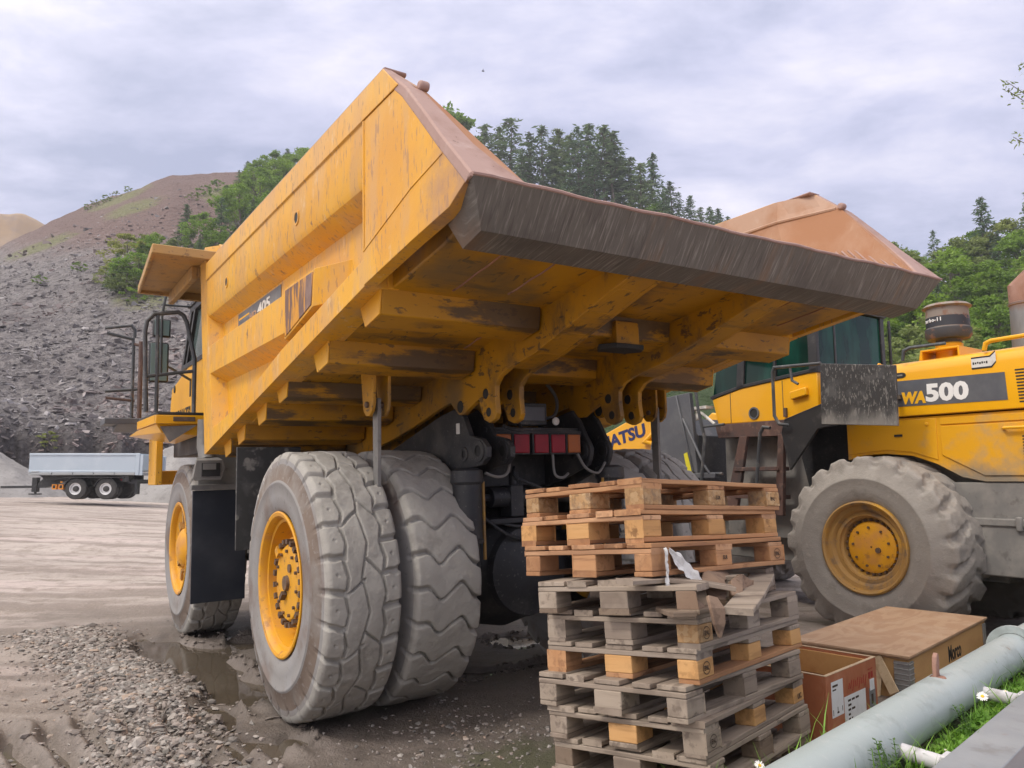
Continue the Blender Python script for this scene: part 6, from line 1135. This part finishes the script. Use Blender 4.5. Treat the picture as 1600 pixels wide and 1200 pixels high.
def broad(H, seed, m, wide=.36, clumps=46, leaf=.020, low=.18, per=120):
    g = np.random.default_rng(seed); C = []; D = []; S = []; limbs = []
    for i in range(clumps):
        t = g.uniform(low, 1); prof_ = math.sin(math.pi*min(1, (t-low)/(1-low)*.80+.20))**.7; az = g.uniform(0, 6.283); rad = wide*H*prof_*math.sqrt(g.uniform(.15, 1.)); c = np.array([rad*math.cos(az), rad*math.sin(az), H*t*.95])
        n = int(per*g.uniform(.5, 1.3)); r = H*g.uniform(.05, .105); q = g.normal(0, 1, (n, 3)); q /= np.linalg.norm(q, axis=1)[:, None]; p = c+q*(r*g.random(n)**.45)[:, None]*np.array([1, 1, .75])
        dd = q*.7+g.normal(0, .7, (n, 3)); dd[:, 2] -= .25; dd /= np.linalg.norm(dd, axis=1)[:, None]; sd = np.cross(dd, g.normal(0, 1, (n, 3))); sd /= np.linalg.norm(sd, axis=1)[:, None]; le = H*leaf*g.uniform(.6, 1.25, n)
        C.append(p); D.append(dd*le[:, None]); S.append(sd*(le*.55)[:, None])
        if i % 3 == 0: limbs.append((max(.1*H, c[2]*.6), (c[0]*.9, c[1]*.9, c[2]*.35)))
    return quads(np.concatenate(C), np.concatenate(D), np.concatenate(S), 'crown', M[m]), trunk_mesh(H, .016*H, limbs, M['bark'], seed)
PROTO = {
 'larch': [conifer(18, .15, 11, 'larch', .22, .28, .28, 36, 17), conifer(18, .17, 12, 'larch', .16, .38, .20, 34, 18), conifer(18, .14, 13, 'larch', .30, .30, .35, 34, 16), conifer(18, .19, 14, 'larch', .2, .45, .15, 32, 20)],
 'spruce': [conifer(14, .20, 21, 'con', .06, .06, .40, 36, 26), conifer(14, .17, 22, 'con', .05, .12, .45, 38, 24), conifer(14, .22, 23, 'con', .10, .18, .35, 32, 26)],
 'broad': [broad(8, 31, 'dec', .34), broad(8, 32, 'dec', .40, 52), broad(8, 33, 'dec', .28, 40), broad(8, 34, 'dec', .37, 58, .018)],
 'olive': [broad(7, 41, 'dec2', .38, 44), broad(7, 42, 'dec2', .32, 40)],
 'birch': [broad(6, 51, 'birch', .34, 34, .022, .1, 80), broad(6, 52, 'birch', .40, 30, .022, .05, 80)],
 'bush': [broad(3, 61, 'dec', .55, 26, .04, .05, 90), broad(3, 62, 'dec2', .6, 24, .04, .05, 90)]}
HH = {'larch': 18, 'spruce': 14, 'broad': 8, 'olive': 7, 'birch': 6, 'bush': 3}; TN = {'larch': 'larch_tree', 'spruce': 'spruce_tree', 'broad': 'broadleaf_tree', 'olive': 'broadleaf_tree', 'birch': 'birch_tree', 'bush': 'bush'}
used = {}
def tree(kd, v, p, h, label, group, wide=1.):
    cm, tm_ = PROTO[kd][v % len(PROTO[kd])]; s = h/HH[kd]
    o = bpy.data.objects.new(TN[kd], None); COL.objects.link(o); o.location = p; o.scale = (s*wide, s*wide, s); o.rotation_euler = (0, 0, random.uniform(0, 6.28)); tag(o, label, 'bush' if kd == 'bush' else 'tree', group)
    c = bpy.data.objects.new('crown', cm); COL.objects.link(c); c.parent = o; c = bpy.data.objects.new('trunk', tm_); COL.objects.link(c); c.parent = o; return o
ORD = ['first', 'second', 'third', 'fourth', 'fifth', 'sixth', 'seventh', 'eighth', 'ninth', 'tenth', 'eleventh', 'twelfth', 'thirteenth', 'fourteenth', 'fifteenth', 'sixteenth', 'seventeenth', 'eighteenth', 'nineteenth', 'twentieth', 'twenty-first', 'twenty-second', 'twenty-third', 'twenty-fourth', 'twenty-fifth', 'twenty-sixth', 'twenty-seventh', 'twenty-eighth', 'twenty-ninth', 'thirtieth', 'thirty-first', 'thirty-second', 'thirty-third', 'thirty-fourth', 'thirty-fifth', 'thirty-sixth', 'thirty-seventh', 'thirty-eighth', 'thirty-ninth', 'fortieth'] + ['forty-'+q for q in ('first', 'second', 'third', 'fourth', 'fifth', 'sixth', 'seventh', 'eighth', 'ninth')] + ['fiftieth'] + ['fifty-'+q for q in ('first', 'second', 'third', 'fourth', 'fifth', 'sixth', 'seventh', 'eighth', 'ninth')] + ['sixtieth'] + ['sixty-'+q for q in ('first', 'second', 'third', 'fourth', 'fifth', 'sixth', 'seventh', 'eighth', 'ninth')] + ['seventieth'] + ['seventy-'+q for q in ('first', 'second', 'third', 'fourth', 'fifth', 'sixth', 'seventh', 'eighth', 'ninth')]
# row of tall conifers on the ridge behind the dump bed
row_ = [('broad', 692, 168), ('spruce', 742, 214), ('larch', 758, 196), ('larch', 780, 200), ('larch', 797, 184), ('spruce', 816, 240), ('larch', 828, 208), ('larch', 847, 196), ('spruce', 862, 226), ('larch', 872, 203), ('larch', 890, 210), ('spruce', 903, 198), ('larch', 918, 194), ('spruce', 930, 232), ('larch', 943, 198), ('larch', 957, 207), ('spruce', 970, 245), ('larch', 984, 246), ('larch', 1000, 255), ('spruce', 1019, 240), ('spruce', 1036, 296), ('larch', 1046, 284), ('spruce', 1060, 300), ('spruce', 1078, 306), ('larch', 1094, 324), ('spruce', 1108, 323), ('spruce', 1122, 326), ('spruce', 1137, 338)]
random.seed(3)
for i, (kd, px, top) in enumerate(row_):
    a, tg = pray(px, top); r = float(rng_r(a))-random.uniform(2, 16); z = float(hill_z(np.array([a]), np.array([r]))[0][0]); h = CAM_H+r*tg-z
    tree(kd, i*7+i//3, (r*math.sin(a), r*math.cos(a), z-.4), h+.4, f"{ORD[i]} tree from left in the tall ridge row, {'a ragged thin larch' if kd == 'larch' else 'a dense dark spruce' if kd == 'spruce' else 'leafy'}", 'tall trees on the ridge', 2.1 if kd == 'larch' else 1.5)
lowr = []
for i in range(22):
    px = 715+i*20+random.uniform(-8, 8); a, _ = pray(px, 600); r = float(rng_r(a))-random.uniform(6, 26); z = float(hill_z(np.array([a]), np.array([r]))[0][0]); lowr.append((px, a, r, z))
for i, (px, a, r, z) in enumerate(lowr): tree(['spruce', 'broad', 'spruce'][i % 3], i, (r*math.sin(a), r*math.cos(a), z-.3), random.uniform(6, 10), f"{ORD[i]} from left of the low trees under the tall ridge row, {'leafy' if i % 3 == 1 else 'a young spruce'}", 'low trees on the ridge', 1.3)
# wooded edge of the spoil slope, left of the dump bed
ls = [('spruce', 288, 393, 66), ('broad', 316, 402, 62), ('spruce', 343, 396, 78), ('broad', 373, 376, 78), ('spruce', 352, 348, 52), ('broad', 404, 350, 78), ('spruce', 420, 332, 62), ('broad', 440, 330, 74), ('broad', 428, 300, 58), ('spruce', 447, 294, 56), ('broad', 466, 296, 58), ('broad', 405, 300, 46), ('olive', 388, 318, 46), ('spruce', 372, 310, 40), ('bush', 318, 306, 16), ('bush', 340, 300, 18), ('bush', 300, 314, 12), ('spruce', 392, 384, 66), ('broad', 412, 372, 60), ('broad', 335, 408, 40), ('spruce', 310, 412, 40), ('broad', 480, 300, 62), ('spruce', 456, 330, 60), ('broad', 500, 300, 60), ('spruce', 385, 296, 40), ('olive', 362, 330, 36)]
ls.sort(key=lambda q: q[1])
for i, (kd, px, py, hp) in enumerate(ls):
    p, dep = on_hill(px, py); h = hp*dep/FPX*1.22; tree(kd, i*5, p, h, f"{ORD[i]} from left of the trees edging the slate slope, {dict(spruce='dark and pointed', broad='bright green and rounded', olive='dull green and loose', bush='low and spreading')[kd]}", 'trees up the edge of the slate slope', 1.35)
lb = [('birch', 196, 432, 62), ('broad', 232, 424, 50), ('spruce', 180, 458, 56), ('broad', 214, 458, 56), ('olive', 250, 446, 50), ('birch', 164, 446, 28), ('bush', 215, 470, 24), ('broad', 243, 402, 34), ('olive', 268, 420, 42), ('olive', 196, 462, 44), ('birch', 222, 410, 40), ('spruce', 262, 462, 44), ('bush', 125, 424, 14), ('bush', 63, 444, 13), ('birch', 74, 706, 26)]
lb.sort(key=lambda q: q[1])
for i, (kd, px, py, hp) in enumerate(lb):
    p, dep = on_hill(px, py); h = hp*dep/FPX*1.2
    nm = dict(birch='a loose yellow-green birch', broad='a bright leafy tree', spruce='a small dark spruce', olive='a dull green sapling', bush='a low bush')[kd]
    lab = 'pale green bush growing on the dark rock face above the silver trailer' if py > 600 else f"{ORD[i-(1 if px > 74 else 0)]} from left of scattered growth on the slate slope, {nm}"
    tree(kd, i*3, p, h, lab, 'young trees on the slate slope', 1.6)
for i, (px, py, w) in enumerate(((137, 328, 8), (150, 322, 9), (166, 316, 10), (182, 309, 9), (200, 300, 8))):
    p, dep = on_hill(px, py); tree('bush', i, p, w*dep/FPX*1.3, f"{ORD[i]} from left of the small scrub bushes on the slate skyline", 'scrub bushes on the skyline', 1.5)
# the slope continues, wooded, behind the dump bed
for i in range(16):
    px = 520+i*13.5; a, _ = pray(px, 600); r = float(rng_f(a)+(rng_r(a)-rng_f(a))*random.uniform(.35, .98)); z = float(hill_z(np.array([a]), np.array([r]))[0][0])
    tree(['broad', 'spruce', 'broad'][i % 3], i, (r*math.sin(a), r*math.cos(a), z-.3), random.uniform(7, 11), f"{ORD[i]} from left of the trees hidden behind the dump bed, {'a spruce' if i % 3 == 1 else 'leafy'}", 'trees behind the dump bed', 1.4)
# forest bank behind the loader
fr = []
gx = np.random.default_rng(77)
for i in range(78):
    px = gx.uniform(1330, 1790); a, _ = pray(px, 600); t = gx.uniform(.02, 1.)**.9; r = float(rng_f(a)+(rng_r(a)-rng_f(a))*t); z = float(hill_z(np.array([a]), np.array([r]))[0][0]); fr.append((px, a, r, z, t))
fr.sort()
for i, (px, a, r, z, t) in enumerate(fr):
    kd = ['broad', 'broad', 'olive', 'broad', 'olive', 'spruce', 'broad'][i % 7]; h = gx.uniform(6., 9.5)*(1.1 if t > .5 else .95); top = 600-FPX*(((z+h)-CAM_H)/r-math.tan(PITCH))
    tree(kd, i*3+1, (r*math.sin(a), r*math.cos(a), z-.3), h, f"{ORD[i]} from left of close trees on the bank behind the loader, {dict(broad='bright green', olive='brownish green', spruce='dark and pointed')[kd]}", 'close trees on the bank behind the loader', 1.3)
for i, (px, top, kd, lab) in enumerate(((1531, 308, 'spruce', 'tall dark spruce standing above the green trees behind the loader exhaust'), (1604, 298, 'spruce', 'tall dark spruce at the right edge of the photo above the green bank'), (1457, 360, 'spruce', 'small pointed spruce top at the left end of the green bank behind the loader'), (1572, 340, 'olive', 'thin loose treetop between the two tall spruces on the bank'))):
    a, tg = pray(px, top); r = float(rng_r(a))-4; z = float(hill_z(np.array([a]), np.array([r]))[0][0]); tree(kd, i, (r*math.sin(a), r*math.cos(a), z-.4), CAM_H+r*tg-z+.4, lab, 'trees standing above the bank', 1.15)
# roadside tree just outside the frame: two leafy twigs reach in at the upper right
T0 = Vector((11.2, 12.4, 0)); ot = thing('roadside_tree', 'roadside tree whose two leafy twigs reach into the sky at the upper right', 'tree', Matrix.Identity(4))
b = MB(); b.tube([T0, T0+Vector((.1, .1, 3)), T0+Vector((-.05, 0, 6.2)), T0+Vector((.1, .1, 9.2))], [.17, .14, .10, .03], 10); lf = []
def twig(px, py, d, root):
    e_ = at_px(px, py, d); mid = e_.lerp(root, .45)+Vector((0, 0, .2)); b.tube([root, mid, e_], [.035, .016, .004], 6); return e_, mid
g = np.random.default_rng(5); C = []; D = []; S = []
for px, py, d, z in ((1572, 127, 11.0, 6.0), (1574, 141, 11.0, 5.9), (1583, 214, 11.0, 5.4), (1600, 105, 11.2, 6.4)):
    e_, mid = twig(px, py, d, T0+Vector((0, 0, z)))
    for i in range(70):
        t = g.random()**1.4; p = np.array(e_.lerp(mid, t*1.0))+g.normal(0, .05+.06*t, 3); dd = np.array([-.7, -.2, -.25])+g.normal(0, .4, 3); dd /= np.linalg.norm(dd); sd = np.cross(dd, g.normal(0, 1, 3)); sd /= np.linalg.norm(sd); C.append(p); D.append(dd*g.uniform(.03, .055)); S.append(sd*g.uniform(.010, .017))
for i in range(1600):
    q = g.normal(0, 1, 3); q /= np.linalg.norm(q); p = np.array(T0)+np.array([.9, .5, 7.2])+q*np.array([1.5, 1.5, 2.2])*g.random()**.4; dd = g.normal(0, 1, 3); dd /= np.linalg.norm(dd); sd = np.cross(dd, g.normal(0, 1, 3)); sd /= np.linalg.norm(sd); C.append(p); D.append(dd*.06); S.append(sd*.03)
b.build('trunk', M['bark'], ot); link('crown', quads(np.array(C), np.array(D), np.array(S), 'crown', M['dec2']), ot)
# a bird high up
p = at_px(755, 111, 45); b = MB(); b.tube([p+Vector((-.10, 0, 0)), p, p+Vector((.08, .02, 0))], [.01, .04, .01], 8); b.add([p, p+Vector((.02, .16, .08)), p+Vector((-.05, .02, 0))], [(0, 1, 2)]); b.add([p, p+Vector((.02, -.16, .08)), p+Vector((-.05, -.02, 0))], [(0, 1, 2)]); tag(b.build('bird', M['ink']), 'tiny dark bird high in the grey sky above the conifer row', 'bird')

# ------------------------------------------------------------------ thin air between the yard and the far slopes
hz = MB(); hz.box(-560, 560, -60, 560, -1.8, 215)
ho = hz.build('haze', bpy.data.materials.new('air'), None, 0, None); kind(ho, 'stuff')
hm = ho.data.materials[0]; hm.use_nodes = True; hm.node_tree.nodes.clear(); o_ = hm.node_tree.nodes.new('ShaderNodeOutputMaterial'); v_ = hm.node_tree.nodes.new('ShaderNodeVolumePrincipled')
v_.inputs['Color'].default_value = (.90, .92, 1, 1); v_.inputs['Density'].default_value = .0006; v_.inputs['Anisotropy'].default_value = .2; hm.node_tree.links.new(v_.outputs[0], o_.inputs['Volume'])
